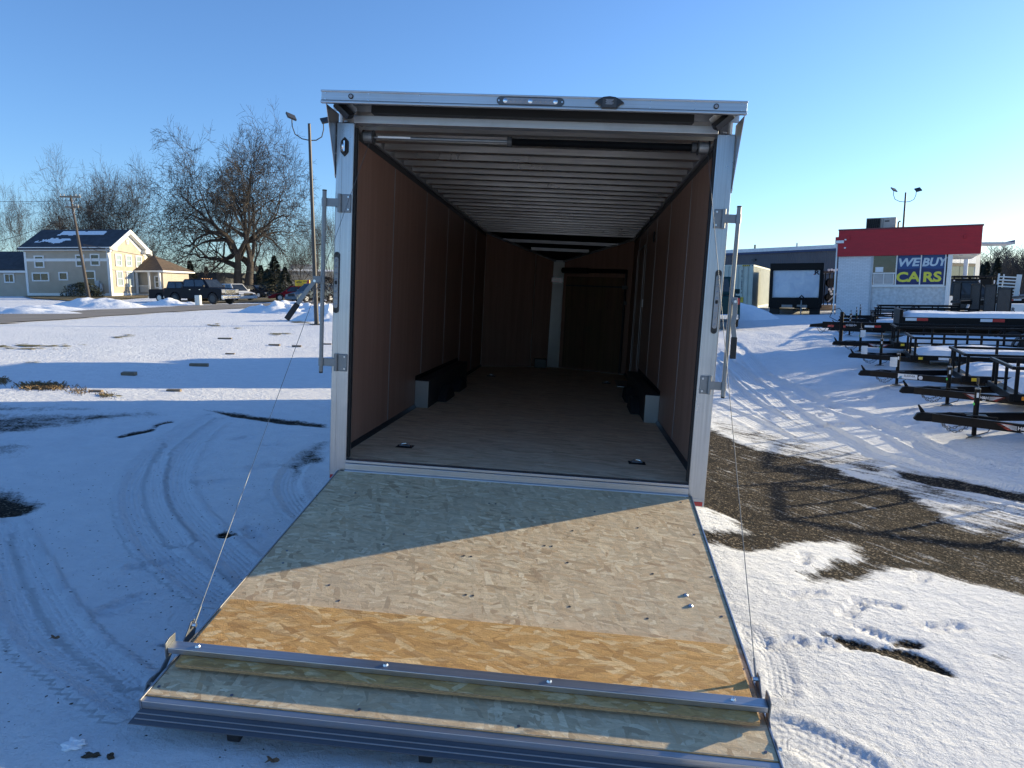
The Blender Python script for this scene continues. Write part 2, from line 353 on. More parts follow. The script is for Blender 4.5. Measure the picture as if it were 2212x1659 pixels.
def stamp(poly, soft, amt=1.0, warp=.12, arr=None, ws=2.2):
    P = gpoly(poly); lo = P.min(0) - 1; hi = P.max(0) + 1
    s = (Xf > lo[0]) & (Xf < hi[0]) & (Yf > lo[1]) & (Yf < hi[1])
    x, y = Xf[s], Yf[s]; d = sdf_poly(x, y, P) + warp * fbm(x*ws, y*ws, 5)
    v = np.clip(.5 - d / soft, 0, 1) * amt; a = bare if arr is None else arr; a[s] = np.maximum(a[s], v)
stamp([(1500,905),(1533,925),(1605,955),(1677,979),(1760,990),(1844,1022),(1964,1056),(2050,1120),(2212,1170),(2330,1230),(2330,1330),(2212,1285),(2084,1257),(1988,1228),(1916,1219),
       (1859,1247),(1753,1250),(1724,1236),(1820,1216),(1863,1199),(1820,1180),(1753,1173),(1686,1185),(1619,1194),(1515,1166),(1505,1147),(1595,1142),(1571,1118),(1500,1093),(1300,1060),(1330,930)], .22, .86, .14)
stamp([(1920,1012),(1990,1020),(2060,1032),(2212,1060),(2300,1075),(2300,1098),(2180,1080),(2060,1055),(1930,1030)], .2, .95, .1)
stamp([(1765,1362),(1787,1374),(1849,1386),(1897,1397),(1964,1403),(2021,1424),(2068,1462),(2012,1446),(1916,1420),(1840,1396)], .05, 1, .05, None, 5)
stamp([(1920,1379),(1945,1378),(1990,1390),(1980,1396),(1930,1390)], .05, .9, .04, None, 6)
stamp([(2090,1400),(2180,1412),(2200,1432),(2110,1416)], .18, .62, .08, None, 4)
stamp([(0,893),(180,886),(345,886),(360,897),(230,915),(120,932),(0,942),(-200,950),(-200,890)], .9, .60, .25)
stamp([(-200,872),(0,868),(150,872),(330,880),(300,892),(0,896),(-200,896)], .9, .47, .2)
stamp([(-60,950),(30,950),(85,962),(60,985),(0,992),(-60,995)], .7, .56, .15)
stamp([(-80,1050),(30,1060),(95,1078),(115,1092),(60,1108),(0,1112),(-80,1118)], .35, .95, .22, None, 3)
stamp([(431,882),(480,888),(600,903),(712,915),(712,925),(600,915),(500,900)], .22, .85, .06)
stamp([(251,940),(290,932),(330,925),(331,916),(374,907),(376,910),(340,920),(330,930),(255,946)], .06, .85, .03, None, 6)
stamp([(466,1151),(483,1147),(510,1152),(497,1159),(472,1158)], .06, .9, .04, None, 6)
stamp([(338,1392),(360,1388),(372,1394),(350,1400)], .05, .8, .03, None, 6)
stamp([(640,970),(680,955),(712,950),(712,1000),(660,1005),(650,1050),(665,1085),(640,1078),(618,1040),(620,1000)], .3, .60, .1, None, 3)
stamp([(1500,880),(1605,915),(1760,950),(1900,985),(2060,1040),(2230,1095),(2330,1130),(2330,1240),(2212,1180),(2050,1135),(1844,1030),(1677,985),(1520,930)], .8, .52, .2)
stamp([(2050,1120),(2212,1110),(2330,1150),(2330,1330),(2200,1290),(2084,1260)], .5, .60, .2)
# fine grit strewn over the near snow
grit = np.clip(1 - (np.hypot(Xf + 2.2, Yf + .6) - 1.5) / 3.5, 0, 1) * .8
stamp([(0,1380),(330,1380),(420,1659),(0,1659)], 1.5, 1.0, .2, grit)
stamp([(260,1560),(900,1600),(900,1659),(260,1659)], .5, 1.0, .2, grit)
stamp([(1640,1300),(2212,1300),(2212,1659),(1720,1659)], 1.0, .42, .3, grit)
# tyre tracks: signed offset across, distance along, strength
tu = np.zeros(len(Xf)); tv = np.zeros(len(Xf)); tw = np.zeros(len(Xf)); dz = np.zeros(len(Xf)); best = np.full(len(Xf), 9.0)
def track(pts, wd=.22, st=1.0, deep=.012):
    P = [gp(*q)[:2] for q in pts]
    # smooth
    Q = []
    for i in range(len(P) - 1):
        p0, p1, p2, p3 = P[max(i-1,0)], P[i], P[i+1], P[min(i+2, len(P)-1)]
        for k in range(6):
            t = k / 6; Q.append(.5*((2*p1)+(-p0+p2)*t+(2*p0-5*p1+4*p2-p3)*t*t+(-p0+3*p1-3*p2+p3)*t**3))
    Q.append(P[-1]); acc = 0
    for a, b in zip(Q[:-1], Q[1:]):
        e = b - a; ln = math.hypot(*e)
        if ln < 1e-4: continue
        lo = np.minimum(a, b) - wd; hi = np.maximum(a, b) + wd
        s = np.nonzero((Xf > lo[0]) & (Xf < hi[0]) & (Yf > lo[1]) & (Yf < hi[1]))[0]
        if len(s):
            x = Xf[s] - a[0]; y = Yf[s] - a[1]; t = np.clip((x*e[0]+y*e[1])/ln**2, 0, 1)
            d = np.hypot(x - t*e[0], y - t*e[1]); sg = np.sign(x*e[1] - y*e[0])
            m = (d < best[s]) & (d < wd * .75); k = s[m]
            best[k] = d[m]; tu[k] = sg[m]*d[m]/wd; tv[k] = acc + t[m]*ln; tw[k] = st
            q = np.abs(tu[k]); dz[k] = deep * (-np.clip((.5-q)/.08, 0, 1) + .9*np.exp(-((q-.56)/.09)**2))
        acc += ln
track([(449,898),(374,950),(330,985),(300,1030),(290,1070),(300,1120),(337,1180),(412,1245),(480,1290)], .20, .9, .010)
track([(480,905),(425,950),(392,1000),(383,1045),(400,1095),(449,1150),(524,1222),(560,1260)], .20, .8, .009)
track([(350,960),(335,1010),(330,1060),(345,1110),(385,1170)], .16, .5, .006)
track([(711,958),(660,985),(630,1020),(622,1055),(640,1090),(680,1130)], .22, .8, .012)
track([(10,1130),(22,1200),(44,1276),(97,1378),(176,1437),(240,1480),(293,1512)], .20, .9, .012)
track([(30,1150),(60,1230),(110,1320),(164,1393),(220,1440),(270,1480)], .18, .8, .010)
track([(150,960),(220,940),(330,905)], .3, .4, .008)
track([(1546,762),(1599,803),(1667,853),(1736,905),(1827,953),(1890,985),(2050,1030),(2300,1080)], .34, 1, .016)
track([(1546,789),(1587,842),(1633,876),(1713,921),(1800,965),(1950,1010),(2212,1075),(2330,1100)], .36, 1, .016)
track([(1537,871),(1599,899),(1690,944),(1781,978),(1900,1035),(2060,1080),(2300,1140)], .34, .9, .014)
track([(1590,740),(1640,800),(1720,840),(1830,890),(1930,930),(2060,990),(2300,1030)], .3, .8, .02)
track([(2020,1130),(2120,1150),(2300,1190)], .4, 1, .016)
track([(1960,1165),(2100,1215),(2300,1262)], .4, 1, .016)
track([(1690,1495),(1675,1420),(1640,1390),(1625,1365)], .16, .5, .006)
track([(1640,1580),(1720,1590),(1850,1659)], .26, .8, .010)
# boot prints
def boot(px, py, ang, deep=.015, ln=.30, wd=.11):
    c = gp(px, py)[:2]; s = np.nonzero((np.abs(Xf-c[0]) < .4) & (np.abs(Yf-c[1]) < .4))[0]
    ca, sa = math.cos(ang), math.sin(ang); x = (Xf[s]-c[0])*ca + (Yf[s]-c[1])*sa; y = -(Xf[s]-c[0])*sa + (Yf[s]-c[1])*ca
    waist = wd/2 * (1 - .25*np.exp(-((x+.02)/.04)**2)); e = np.hypot(np.clip(np.abs(x) - ln/2 + wd/2, 0, None), y) / waist
    k = np.clip((1.12 - e)/.25, 0, 1)
    dz[s] += -deep*k*(.75 + .35*np.sign(np.sin(x*2*math.pi/.045))) + deep*.5*np.exp(-((e-1.25)/.18)**2)
for q in [(1744,1285,.5),(1892,1305,-.2),(1839,1317,.9),(1787,1393,.1),(1734,1206,1.2),(1906,1376,2.4),(1690,1390,.4),(562,1007,.8),(452,1040,.7),(523,946,1.4),(600,960,.4),(545,1150,2.2),(262,1306,1.3),(330,1215,.9),(2040,1355,.3),(1990,1245,1.0)]: boot(*q)
for i in range(26):   # trampled snow among the parked trailers
    boot(1700 + 400*random.Random(i).random(), 800 + 130*random.Random(i+50).random(), 6*random.Random(i+99).random(), .035, .34, .14)
isnow = 1 - np.clip(bare*1.6 - .3, 0, 1)
micro = .010*fbm(Xf*2.1+3, Yf*2.1, 4)*isnow + .0035*fbm(Xf*11, Yf*11, 3)*isnow*(near*1.0)
drift = .05 * fbm(Xf*.33, Yf*.33, 3) * np.clip((np.hypot(Xf, Yf) - 7) / 8, 0, 1) * np.clip(1 - (np.hypot(Xf, Yf)-60)/60, 0, 1)
side = (Xf > 3.2) & (Yf > 3.0); drift += np.where(side, .045*fbm(Xf*1.5, Yf*1.1, 3), 0)*np.clip((Xf-3.2)/1.5,0,1)*np.clip(1-(Xf-12)/5,0,1)*np.clip((Yf-3)/2,0,1)*np.clip(1-(Yf-22)/5,0,1)
Zg = Z + micro + drift + dz * isnow - .018*(1 - isnow) + .006*fbm(Xf*6, Yf*6, 3)*(1-isnow)
me = bpy.data.meshes.new('ground')
idx = np.arange(nx*ny).reshape(ny, nx); q = np.stack([idx[:-1,:-1], idx[:-1,1:], idx[1:,1:], idx[1:,:-1]], -1).reshape(-1, 4)
me.vertices.add(nx*ny); me.vertices.foreach_set('co', np.stack([Xf, Yf, Zg], 1).ravel())
me.loops.add(q.size); me.loops.foreach_set('vertex_index', q.ravel().astype(np.int32))
me.polygons.add(len(q)); me.polygons.foreach_set('loop_start', np.arange(0, q.size, 4, dtype=np.int32)); me.polygons.foreach_set('loop_total', np.full(len(q), 4, np.int32))
me.polygons.foreach_set('use_smooth', np.ones(len(q), bool)); me.update()
for nm, arr in (('bare', bare), ('grit', grit), ('tu', tu), ('tv', tv), ('tw', tw)):
    a = me.attributes.new(nm, 'FLOAT', 'POINT'); a.data.foreach_set('value', arr.astype(np.float32))
ground = bpy.data.objects.new('ground', me); COL.objects.link(ground); ground['kind'] = 'structure'
def groundmat():
    m, nt, b = newmat('snow_over_asphalt'); v = coords(nt)
    A = lambda n: N(nt, 'ShaderNodeAttribute', attribute_name=n).outputs['Fac']
    ba, gr, U, V, W = A('bare'), A('grit'), A('tu'), A('tv'), A('tw')
    n_m = noise(nt, v, 4.5, 8, .72); n_f = noise(nt, v, 45, 5, .75); vs = aniso(nt, (.55, .06), R(-60)); n_s = noise(nt, vs, 1.0, 6, .65)
    # asphalt
    st = N(nt, 'ShaderNodeTexVoronoi', Scale=72.0, Randomness=1.0); L(nt, v, st.inputs['Vector']); sp = nt.nodes.new('ShaderNodeSeparateColor'); L(nt, st.outputs['Color'], sp.inputs[0])
    asp = ramp(nt, sp.outputs[0], [(0, (.008,.006,.004)), (.55, (.026,.019,.013)), (.84, (.075,.056,.038)), (1, (.36,.30,.22))])
    asp = mixc(nt, mth(nt, 'MULTIPLY', n_m, .5), asp, (.018,.013,.009))
    ck = N(nt, 'ShaderNodeTexVoronoi', feature='DISTANCE_TO_EDGE', Scale=5.5); wv = nt.nodes.new('ShaderNodeVectorMath'); wv.operation = 'MULTIPLY_ADD'
    wn = N(nt, 'ShaderNodeTexNoise', Scale=9.0, Detail=4.0); L(nt, v, wn.inputs['Vector']); L(nt, wn.outputs['Color'], wv.inputs[0]); wv.inputs[1].default_value = (.12,.12,0); L(nt, v, wv.inputs[2]); L(nt, wv.outputs[0], ck.inputs['Vector'])
    crack = mth(nt, 'MULTIPLY', mth(nt, 'LESS_THAN', ck.outputs[0], .035), mth(nt, 'GREATER_THAN', n_m, .46))
    asp = mixc(nt, crack, asp, (.010,.009,.008))
    # snow
    sn = ramp(nt, n_m, [(.3, (.72,.735,.76)), (.7, (.82,.83,.84))])
    # dark grit scattered on snow
    gv = N(nt, 'ShaderNodeTexVoronoi', Scale=30.0, Randomness=1.0); vw = nt.nodes.new('ShaderNodeVectorMath'); vw.operation = 'MULTIPLY_ADD'
    gn = N(nt, 'ShaderNodeTexNoise', Scale=70.0, Detail=2.0); L(nt, v, gn.inputs['Vector']); L(nt, gn.outputs['Color'], vw.inputs[0]); vw.inputs[1].default_value = (.02,.02,0); L(nt, v, vw.inputs[2]); L(nt, vw.outputs[0], gv.inputs['Vector'])
    sg = nt.nodes.new('ShaderNodeSeparateColor'); L(nt, gv.outputs['Color'], sg.inputs[0])
    speck = mth(nt, 'MULTIPLY', mth(nt, 'LESS_THAN', gv.outputs['Distance'], mth(nt, 'MULTIPLY', sg.outputs[1], .20)), mth(nt, 'GREATER_THAN', mth(nt, 'MULTIPLY', mth(nt, 'ADD', gr, .10), mth(nt, 'ADD', mth(nt, 'MULTIPLY', sg.outputs[0], .6), mth(nt, 'MULTIPLY_ADD', noise(nt, v, 1.7, 4, .6), 2.2, -.45))), .80))
    sn = mixc(nt, speck, sn, (.07,.06,.055))
    # mask
    sx_ = nt.nodes.new('ShaderNodeSeparateXYZ'); L(nt, v, sx_.inputs[0]); rgt = mth(nt, 'MULTIPLY', mth(nt, 'GREATER_THAN', sx_.outputs[0], .5), 1.0)
    n_s = mth(nt, 'MULTIPLY_ADD', mth(nt, 'SUBTRACT', n_s, .5), mth(nt, 'MULTIPLY_ADD', rgt, .5, .15), .5)
    k = mth(nt, 'ADD', ba, mth(nt, 'MULTIPLY', mth(nt, 'SUBTRACT', mth(nt, 'MULTIPLY_ADD', n_m, .5, mth(nt, 'MULTIPLY_ADD', n_s, 1.1, mth(nt, 'MULTIPLY', n_f, .5))), 1.05), 1.8))
    k = mth(nt, 'MULTIPLY', k, mth(nt, 'GREATER_THAN', ba, .02))
    f = ramp(nt, k, [(.40, (0,0,0)), (.55, (.45,.45,.45)), (.72, (1,1,1))])
    L(nt, mixc(nt, f, sn, asp), b.inputs['Base Color'])
    b.inputs['Roughness'].default_value = .85; b.inputs['Specular IOR Level'].default_value = .12
    # relief
    rip = noise(nt, aniso(nt, (.060, .056), R(20)), 1.0, 2, .45)
    tread = mth(nt, 'MULTIPLY', mth(nt, 'ADD', mth(nt, 'SINE', mth(nt, 'MULTIPLY', U, 38.0)), mth(nt, 'MULTIPLY', mth(nt, 'SINE', mth(nt, 'ADD', mth(nt, 'MULTIPLY', V, 190.0), mth(nt, 'MULTIPLY', mth(nt, 'ABSOLUTE', U), 18.0))), .8)), mth(nt, 'MULTIPLY', W, mth(nt, 'MAXIMUM', 0.0, mth(nt, 'MINIMUM', 1.0, mth(nt, 'MULTIPLY_ADD', mth(nt, 'ABSOLUTE', U), -6.0, 2.9)))))
    tread = mth(nt, 'MULTIPLY', tread, mth(nt, 'MULTIPLY_ADD', n_m, 1.6, -.3))
    p = bump(nt, n_m, .7, .05, b); p = bump(nt, rip, 1.0, .020, b, p)
    p = bump(nt, mth(nt, 'ADD', n_f, mth(nt, 'MULTIPLY', noise(nt, v, 160, 2), .5)), 1.0, .009, b, p)
    p = bump(nt, tread, .8, .005, b, p)
    p = bump(nt, mth(nt, 'MULTIPLY', st.outputs['Distance'], f), 1.0, .014, b, p)
    bump(nt, mth(nt, 'MULTIPLY', f, -1.0), .9, .012, b, p)
    return m
me.materials.append(groundmat())

# ------------------------------------------------------------------ enclosed trailer, tilted with the pavement
TR = empty('enclosed_trailer', (0, 0, 0), 0, 'open aluminium-framed enclosed cargo trailer with its rear ramp lowered onto the snow', 'trailer')
TR.matrix_world = Matrix([list(RWT[0]) + [0], list(RWT[1]) + [0], list(RWT[2]) + [0], [0, 0, 0, 1]])
W_ = 1.235; LEN = 7.4; HC = 2.255; APX = 8.05
XL0, XL1, XR0, XR1 = -1.245, -1.128, 1.158, 1.268
T = TR
for s, x0, x1 in ((-1, XL0, XL1), (1, XR0, XR1)):
    o = MB().box((x0, -.002, -.135), (x1, .10, 2.215)).build('corner_post', M['alu_v'], T, .006)
    e = MB().box((x0 + (.034 if s < 0 else .078), -.0045, -.05), (x0 + (.040 if s < 0 else .084), -.001, 2.2)).build('post_rib', M['alu_v'], o)
    MB().box((x0 - (.0 if s < 0 else -.002), -.006, -.085), (x1 - .002, -.0025, -.0825)).build('weld_seam', M['alu_dull'], o)
    box('red_reflector', (x0 + .008, -.006, -.130), (x1 - .03 if s < 0 else x1 - .012, -.0021, -.102), M['red_lens'], o, .002)
    box('door_seal', (x1 + .001 if s < 0 else x0 - .012, .02, .02), (x1 + .012 if s < 0 else x0 - .001, .05, 2.19), M['rubber'], T)
# header with canopy
hx0, hx1 = -1.272, 1.277
hd = MB().box((hx0, -.212, 2.285), (hx1, -.195, 2.350)).build('rear_header', M['alu_h'], T, .003)
MB().box((hx0 - .002, -.220, 2.342), (hx1 + .002, -.192, 2.352)).build('header_top_lip', M['alu_h'], hd, .002)
MB().box((hx0 - .002, -.221, 2.276), (hx1 + .002, -.192, 2.288)).build('header_bottom_lip', M['alu_h'], hd, .002)
MB().box((hx0, -.2148, 2.292), (hx1, -.2125, 2.2945)).build('header_groove', M['darkgrey'], hd)
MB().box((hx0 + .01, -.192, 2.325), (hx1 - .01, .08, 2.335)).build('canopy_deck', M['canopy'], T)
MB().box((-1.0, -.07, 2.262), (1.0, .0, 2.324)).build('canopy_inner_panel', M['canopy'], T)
for k, x in enumerate([-1.245,-.975,-.66,-.02,.41,.72,.98,1.245]):
    for z in ((2.298, 2.335) if k not in (3, 4) else (2.2985,)):
        MB().tube([(x, -.2128, z), (x, -.2165, z)], .0048, 8).build('screw', M['bolt'], hd)
for x in (-1.085, 1.10):
    c = MB().tube([(x, -.2125, 2.318), (x, -.2185, 2.318)], .0155, 16).build('marker_lamp', M['rubber'], hd)
    MB().tube([(x, -.2186, 2.318), (x, -.222, 2.318)], [.011, .008], 14).build('lens', M['lens'], c, smooth=True)
def pill(cx, cz, ln, h, y0, y1, vert=False, n=10):
    pr = []
    for s in (1, -1):
        for k in range(n + 1):
            a = -math.pi/2 + math.pi*k/n; p = (s*(ln/2 - h/2) + s*math.cos(a)*h/2, s*math.sin(a)*h/2); pr.append(p)
    if vert: pr = [(b, a) for a, b in pr]
    return MB().prism([(cx + a, cz + b) for a, b in pr], y0, y1, 'y')
lb = pill(.013, 2.317, .405, .046, -.2185, -.2125).build('led_light_bar', M['lens_dark'], hd, .001)
pill(.013, 2.317, .33, .034, -.2215, -.2186).build('lens', M['lens'], lb, .002)
for k in range(11):
    x = .013 - .150 + .030*k; big = k in (0, 5, 10)
    MB().tube([(x, -.2216, 2.317), (x, -.2245, 2.317)], [.013 if big else .009, .005], 12).build('led', M['chrome'] if big else M['lens'], lb, smooth=True)
for x in (-.176, .202): MB().tube([(x, -.2186, 2.317), (x, -.221, 2.317)], .005, 8).build('screw', M['bolt'], lb)
cm = MB().prism([(.395,2.318),(.415,2.333),(.445,2.350),(.48,2.3545),(.515,2.350),(.548,2.333),(.568,2.318),(.552,2.312),(.535,2.302),(.526,2.284),(.436,2.284),(.428,2.302),(.41,2.312)], -.238, -.2125, 'y').build('backup_camera', M['plastic_black'], hd, .004)
box('camera_face', (.44, -.2405, 2.29), (.522, -.2385, 2.342), M['darkgrey'], cm, .002)
for k, z in enumerate((2.331, 2.325, 2.319, 2.313, 2.307)): box('print_line', (.458 + .004*(k % 2), -.2413, z), (.504 - .006*(k % 3), -.2407, z + .0016), M['silver'], cm)
# rear cross beam and opening frame
MB().box((XL1 - .005, -.0, 2.214), (XR0 + .005, .06, 2.262)).build('cross_beam', M['alu_dull'], T, .003)
MB().box((XL1 - .005, .06, 2.216), (XR0 + .005, .09, 2.262)).build('door_stop', M['alu_dull'], T, .002)
# spring, rod, cable drums
MB().tube([(-1.09, .17, 2.165), (1.09, .17, 2.165)], .011, 10).build('counterbalance_rod', M['zinc'], T, smooth=True)
box('rod_sticker', (-1.02, .157, 2.160), (-.80, .1585, 2.172), M['sticker'], T)
sp = []
for k in range(1900):
    a = k * .65; x = -.13 + 1.16 * k / 1900; sp.append((x, .17 + .021*math.cos(a), 2.165 + .021*math.sin(a)))
MB().tube(sp, .0042, 4).build('torsion_spring', M['blackmetal'], T, smooth=True)
MB().tube([(-.155, .17, 2.165), (-.125, .17, 2.165)], .034, 12).build('spring_collar', M['darkgrey'], T); MB().tube([(1.03, .17, 2.165), (1.06, .17, 2.165)], .034, 12).build('spring_collar', M['darkgrey'], T)
for x in (-1.085, 1.105):
    dr = MB().tube([(x - .03, .17, 2.165), (x + .03, .17, 2.165)], .036, 16).build('cable_drum', M['zinc'], T)
    for e in (-.034, .034): MB().tube([(x + e - .003, .17, 2.165), (x + e + .003, .17, 2.165)], .046, 16).build('drum_flange', M['darkgrey'], dr)
    for k in range(8): MB().tube([(x - .028 + .007*k + .0022, .17, 2.165), (x - .028 + .007*k + .0046, .17, 2.165)], .0385, 14).build('cable_wrap', M['alu_dull'], dr)
# canopy corner brackets with load lamps
for s, xo, xp in ((-1, hx0 + .004, XL0 - .004), (1, hx1 - .004, XR1 + .004)):
    prof = [(-.19, 2.278), (.045, 2.278), (.045, 1.90), (.025, 1.865), (.0, 1.865), (-.02, 1.93), (-.10, 2.10)]
    slot = MB().prism(prof, xp - .0015, xp + .0015, 'x').build('corner_bracket', M['alu_v'], T)
    for z in (1.885, 2.02, 2.13): MB().tube([(xp - .004, -.0, z), (xp + .004, -.0, z)], .006, 8).build('bolt', M['bolt'], slot)
    # lightning shaped inlay on the bracket
    xx = xp + s * .0022
    MB().prism([(-.085,2.215),(-.06,2.20),(-.068,2.17),(-.052,2.165),(-.06,2.13),(-.045,2.125),(-.04,2.06),(-.055,2.115),(-.072,2.12),(-.066,2.155),(-.082,2.16)], min(xx, xx + s*.001), max(xx, xx + s*.001), 'x').build('bolt_shaped_slot', M['sticker'], slot)
    Mx = Matrix.Translation((s*1.165, -.105, 2.262)) @ Matrix.Rotation(s*R(-42), 4, 'Y') @ Matrix.Rotation(R(30), 4, 'X')
    lh = MB().box((-.062, -.032, -.018), (.062, .032, .022), Mx).build('load_lamp', M['plastic_black'], T, .006)
    MB().box((-.050, -.022, -.021), (.050, .022, -.0181), Mx).build('lens', M['lens'], lh, .001)
    for k in range(7): MB().box((-.045 + .0135*k, -.018, -.0225), (-.041 + .0135*k, .018, -.0211), Mx).build('led_rib', M['silver'], lh)
    MB().box((-.05, .045, .0), (.05, .05, .05), Mx).build('lamp_bracket', M['alu_dull'], lh)
# round chrome lamp cover on the left post
g = MB().prism([(-1.188+.026*c, 2.062+.062*d) for c, d in ((0,1),(.85,.62),(1,.5),(1,-.5),(.85,-.62),(0,-1),(-.85,-.62),(-1,-.5),(-1,.5),(-.85,.62))], -.009, -.003, 'y').build('lamp_gasket', M['rubber'], T, .002)
hpts = []
hm = MB(); n = 12; vs = []; fs = []
for i in range(7):
    a = i / 6 * math.pi/2
    for k in range(n + 1):
        t = math.pi/2 + math.pi * k / n * 1.0
        vs.append((-1.190 + .032*math.cos(t)*math.cos(a) + .006, -.009 - .030*math.sin(a), 2.062 + .040*math.sin(t)*math.cos(a)))
for i in range(6):
    for k in range(n): fs.append((i*(n+1)+k, i*(n+1)+k+1, (i+1)*(n+1)+k+1, (i+1)*(n+1)+k))
hm.add(vs, fs); hm.box((-1.186, -.036, 2.03), (-1.178, -.009, 2.094)); hm.build('chrome_hood', M['chrome'], g, smooth=True)
# LED strips on posts
for x in (-1.222, 1.234):
    b_ = pill(x, 1.192, .40, .038, -.011, -.0025, True).build('led_strip_lamp', M['plastic_black'], T, .001)
    pill(x, 1.192, .335, .029, -.0165, -.0112, True).build('lens', M['lens'], b_, .003)
    for k in range(8):
        z = 1.192 - .143 + .0408*k; MB().tube([(x, -.0166, z), (x, -.0205, z)], [.0095, .004], 12).build('led', M['lens'], b_, smooth=True)
    MB().prism([(x-.007,1.181),(x+.007,1.181),(x+.009,1.192),(x+.007,1.203),(x-.007,1.203),(x-.009,1.192)], -.0185, -.0167, 'y').build('lamp_badge', M['rubber'], b_)
    for z in (1.005, 1.379): MB().tube([(x, -.0112, z), (x, -.0125, z)], .006, 8).build('screw_hole', M['rubber'], b_)
# cam bar door locks
for s in (-1, 1):
    xb = -1.306 if s < 0 else 1.320; xi = -1.262 if s < 0 else 1.276
    bar = MB().tube([(xb, -.03, .60), (xb, -.03, 1.775)], .0135, 14).build('lock_bar', M['zinc'], T, smooth=True)
    MB().tube([(xb, -.03, 1.775), (xb, -.03, 1.783)], .0145, 14).build('end_cap', M['rubber'], bar)
    MB().tube([(xb, -.03, .590), (xb, -.03, .60)], .0125, 14).build('end_cap', M['rubber'], bar)
    for z in (1.705, .665):
        x0 = XL0 + .012 if s < 0 else XR0 + .018; x1 = XL1 - .028 if s < 0 else XR1 - .012
        pl = MB().box((x0 + (.03 if s < 0 else 0), -.011, z - .058), (x1 + (.02 if s < 0 else -.03), -.0025, z + .058)).build('hinge_plate', M['zinc'], T, .006)
        xk = x0 + .022 if s < 0 else x1 - .022
        MB().tube([(xk, -.016, z - .058), (xk, -.016, z + .058)], .013, 12).build('hinge_knuckle', M['zinc'], pl, smooth=True)
        MB().box((min(xk, xb), -.030, z - .026), (max(xk, xb), -.020, z + .026)).build('hinge_arm', M['zinc'], pl, .002)
        MB().tube([(xb, -.03, z - .027), (xb, -.03, z + .027)], .0175, 12).build('bar_sleeve', M['zinc'], pl, smooth=True)
        for dz_ in (-.04, .04):
            xs = (x1 + .004 if s < 0 else x0 + .014); MB().tube([(xs, -.0112, z + dz_), (xs, -.018, z + dz_)], [.0085, .006], 6).build('bolt', M['bolt'], pl)
    hm_ = Matrix.Translation((xb, -.03, 1.205)) @ Matrix.Rotation(R(-125 if s < 0 else -6), 4, 'Z')
    lug = MB().box((-.035 if s < 0 else .0, -.052, 1.18), (.0, -.046, 1.23)).v
    # lever: flat bar with a bend and a black grip
    if s < 0: pth = [(xb, -.052, 1.205), (xb - .045, -.056, 1.195), (xb - .09, -.060, 1.135), (xb - .155, -.064, 1.04), (xb - .225, -.068, .935)]
    else: pth = [(xb, -.052, 1.205), (xb + .020, -.056, 1.20), (xb + .022, -.060, 1.12), (xb + .016, -.064, 1.06), (xb + .030, -.066, .98), (xb + .032, -.068, .845)]
    def strap(p, wd, th, a, b):
        mb = MB(); pts = [Vector(q_) for q_ in p[a:b]]; vs = []
        for i, q_ in enumerate(pts):
            t = (pts[min(i+1, len(pts)-1)] - pts[max(i-1, 0)]).normalized(); nrm = Vector((0, 1, 0)).cross(t).normalized()
            for e, f in ((-1,-1),(1,-1),(1,1),(-1,1)): vs.append(q_ + nrm*wd/2*e + Vector((0, th/2*f, 0)))
        fs = [(3,2,1,0), tuple(range(len(vs)-4, len(vs)))]
        for i in range(len(pts)-1):
            for k in range(4): fs.append((i*4+k, i*4+(k+1)%4, (i+1)*4+(k+1)%4, (i+1)*4+k))
        return mb.add(vs, fs)
    lv = strap(pth, .030, .006, 0, len(pth)-1 if s < 0 else len(pth)).build('lock_lever', M['zinc'], T, .002)
    if s < 0: strap([pth[2], pth[3]], .030, .006, 0, 2)
    strap([pth[-2], pth[-1]], .036, .018, 0, 2).build('grip', M['rubber'], lv, .004)
    MB().tube([(pth[1][0], -.060, pth[1][2]), (pth[1][0], -.052, pth[1][2])], .009, 10).build('rivet', M['bolt'], lv)
    box('lever_lug', (min(xb, pth[1][0]) - .015, -.049, 1.18), (max(xb, pth[1][0]) + .015, -.043, 1.228), M['zinc'], lv, .004)
# sill and ramp hinge
MB().box((XL1, -.012, -.012), (XR0, .052, .006)).build('sill_cap', M['alu_h'], T, .002)
MB().box((XL1, -.020, -.062), (XR0, -.002, -.014)).build('sill_face', M['alu_h'], T, .003)
MB().tube([(XL1, -.022, -.066), (XR0, -.022, -.066)], .011, 10).build('ramp_hinge', M['alu_dull'], T, smooth=True)
for x in (-.62, -.2, .12, .5, .86): box('weld_bead', (x - .09, -.0225, -.016), (x + .09, -.0201, -.0135), M['alu_dull'], T)
MB().box((-1.24, .10, -.135), (1.26, .16, -.012)).build('rear_bumper_beam', M['darkgrey'], T)
# floor boards
for k in range(6):
    y0 = .056 + k*1.22; y1 = min(LEN + .0, y0 + 1.218)
    MB().box((-W_ + .0, y0, -.02), (W_ - .0, y1, 0)).build('floor_board', M['osb_floor'], T, .001)
MB().prism([(-W_, LEN), (W_, LEN), (.1, APX - .02), (-.1, APX - .02)], -.02, -.0005, 'z').build('nose_floor', M['osb_floor'], T)
MB().prism([(-W_-.03, .1), (W_+.03, .1), (W_+.03, LEN), (.1, APX + .06), (-.1, APX + .06), (-W_-.03, LEN)], -.13, -.0205, 'z').build('chassis', M['darkgrey'], T)
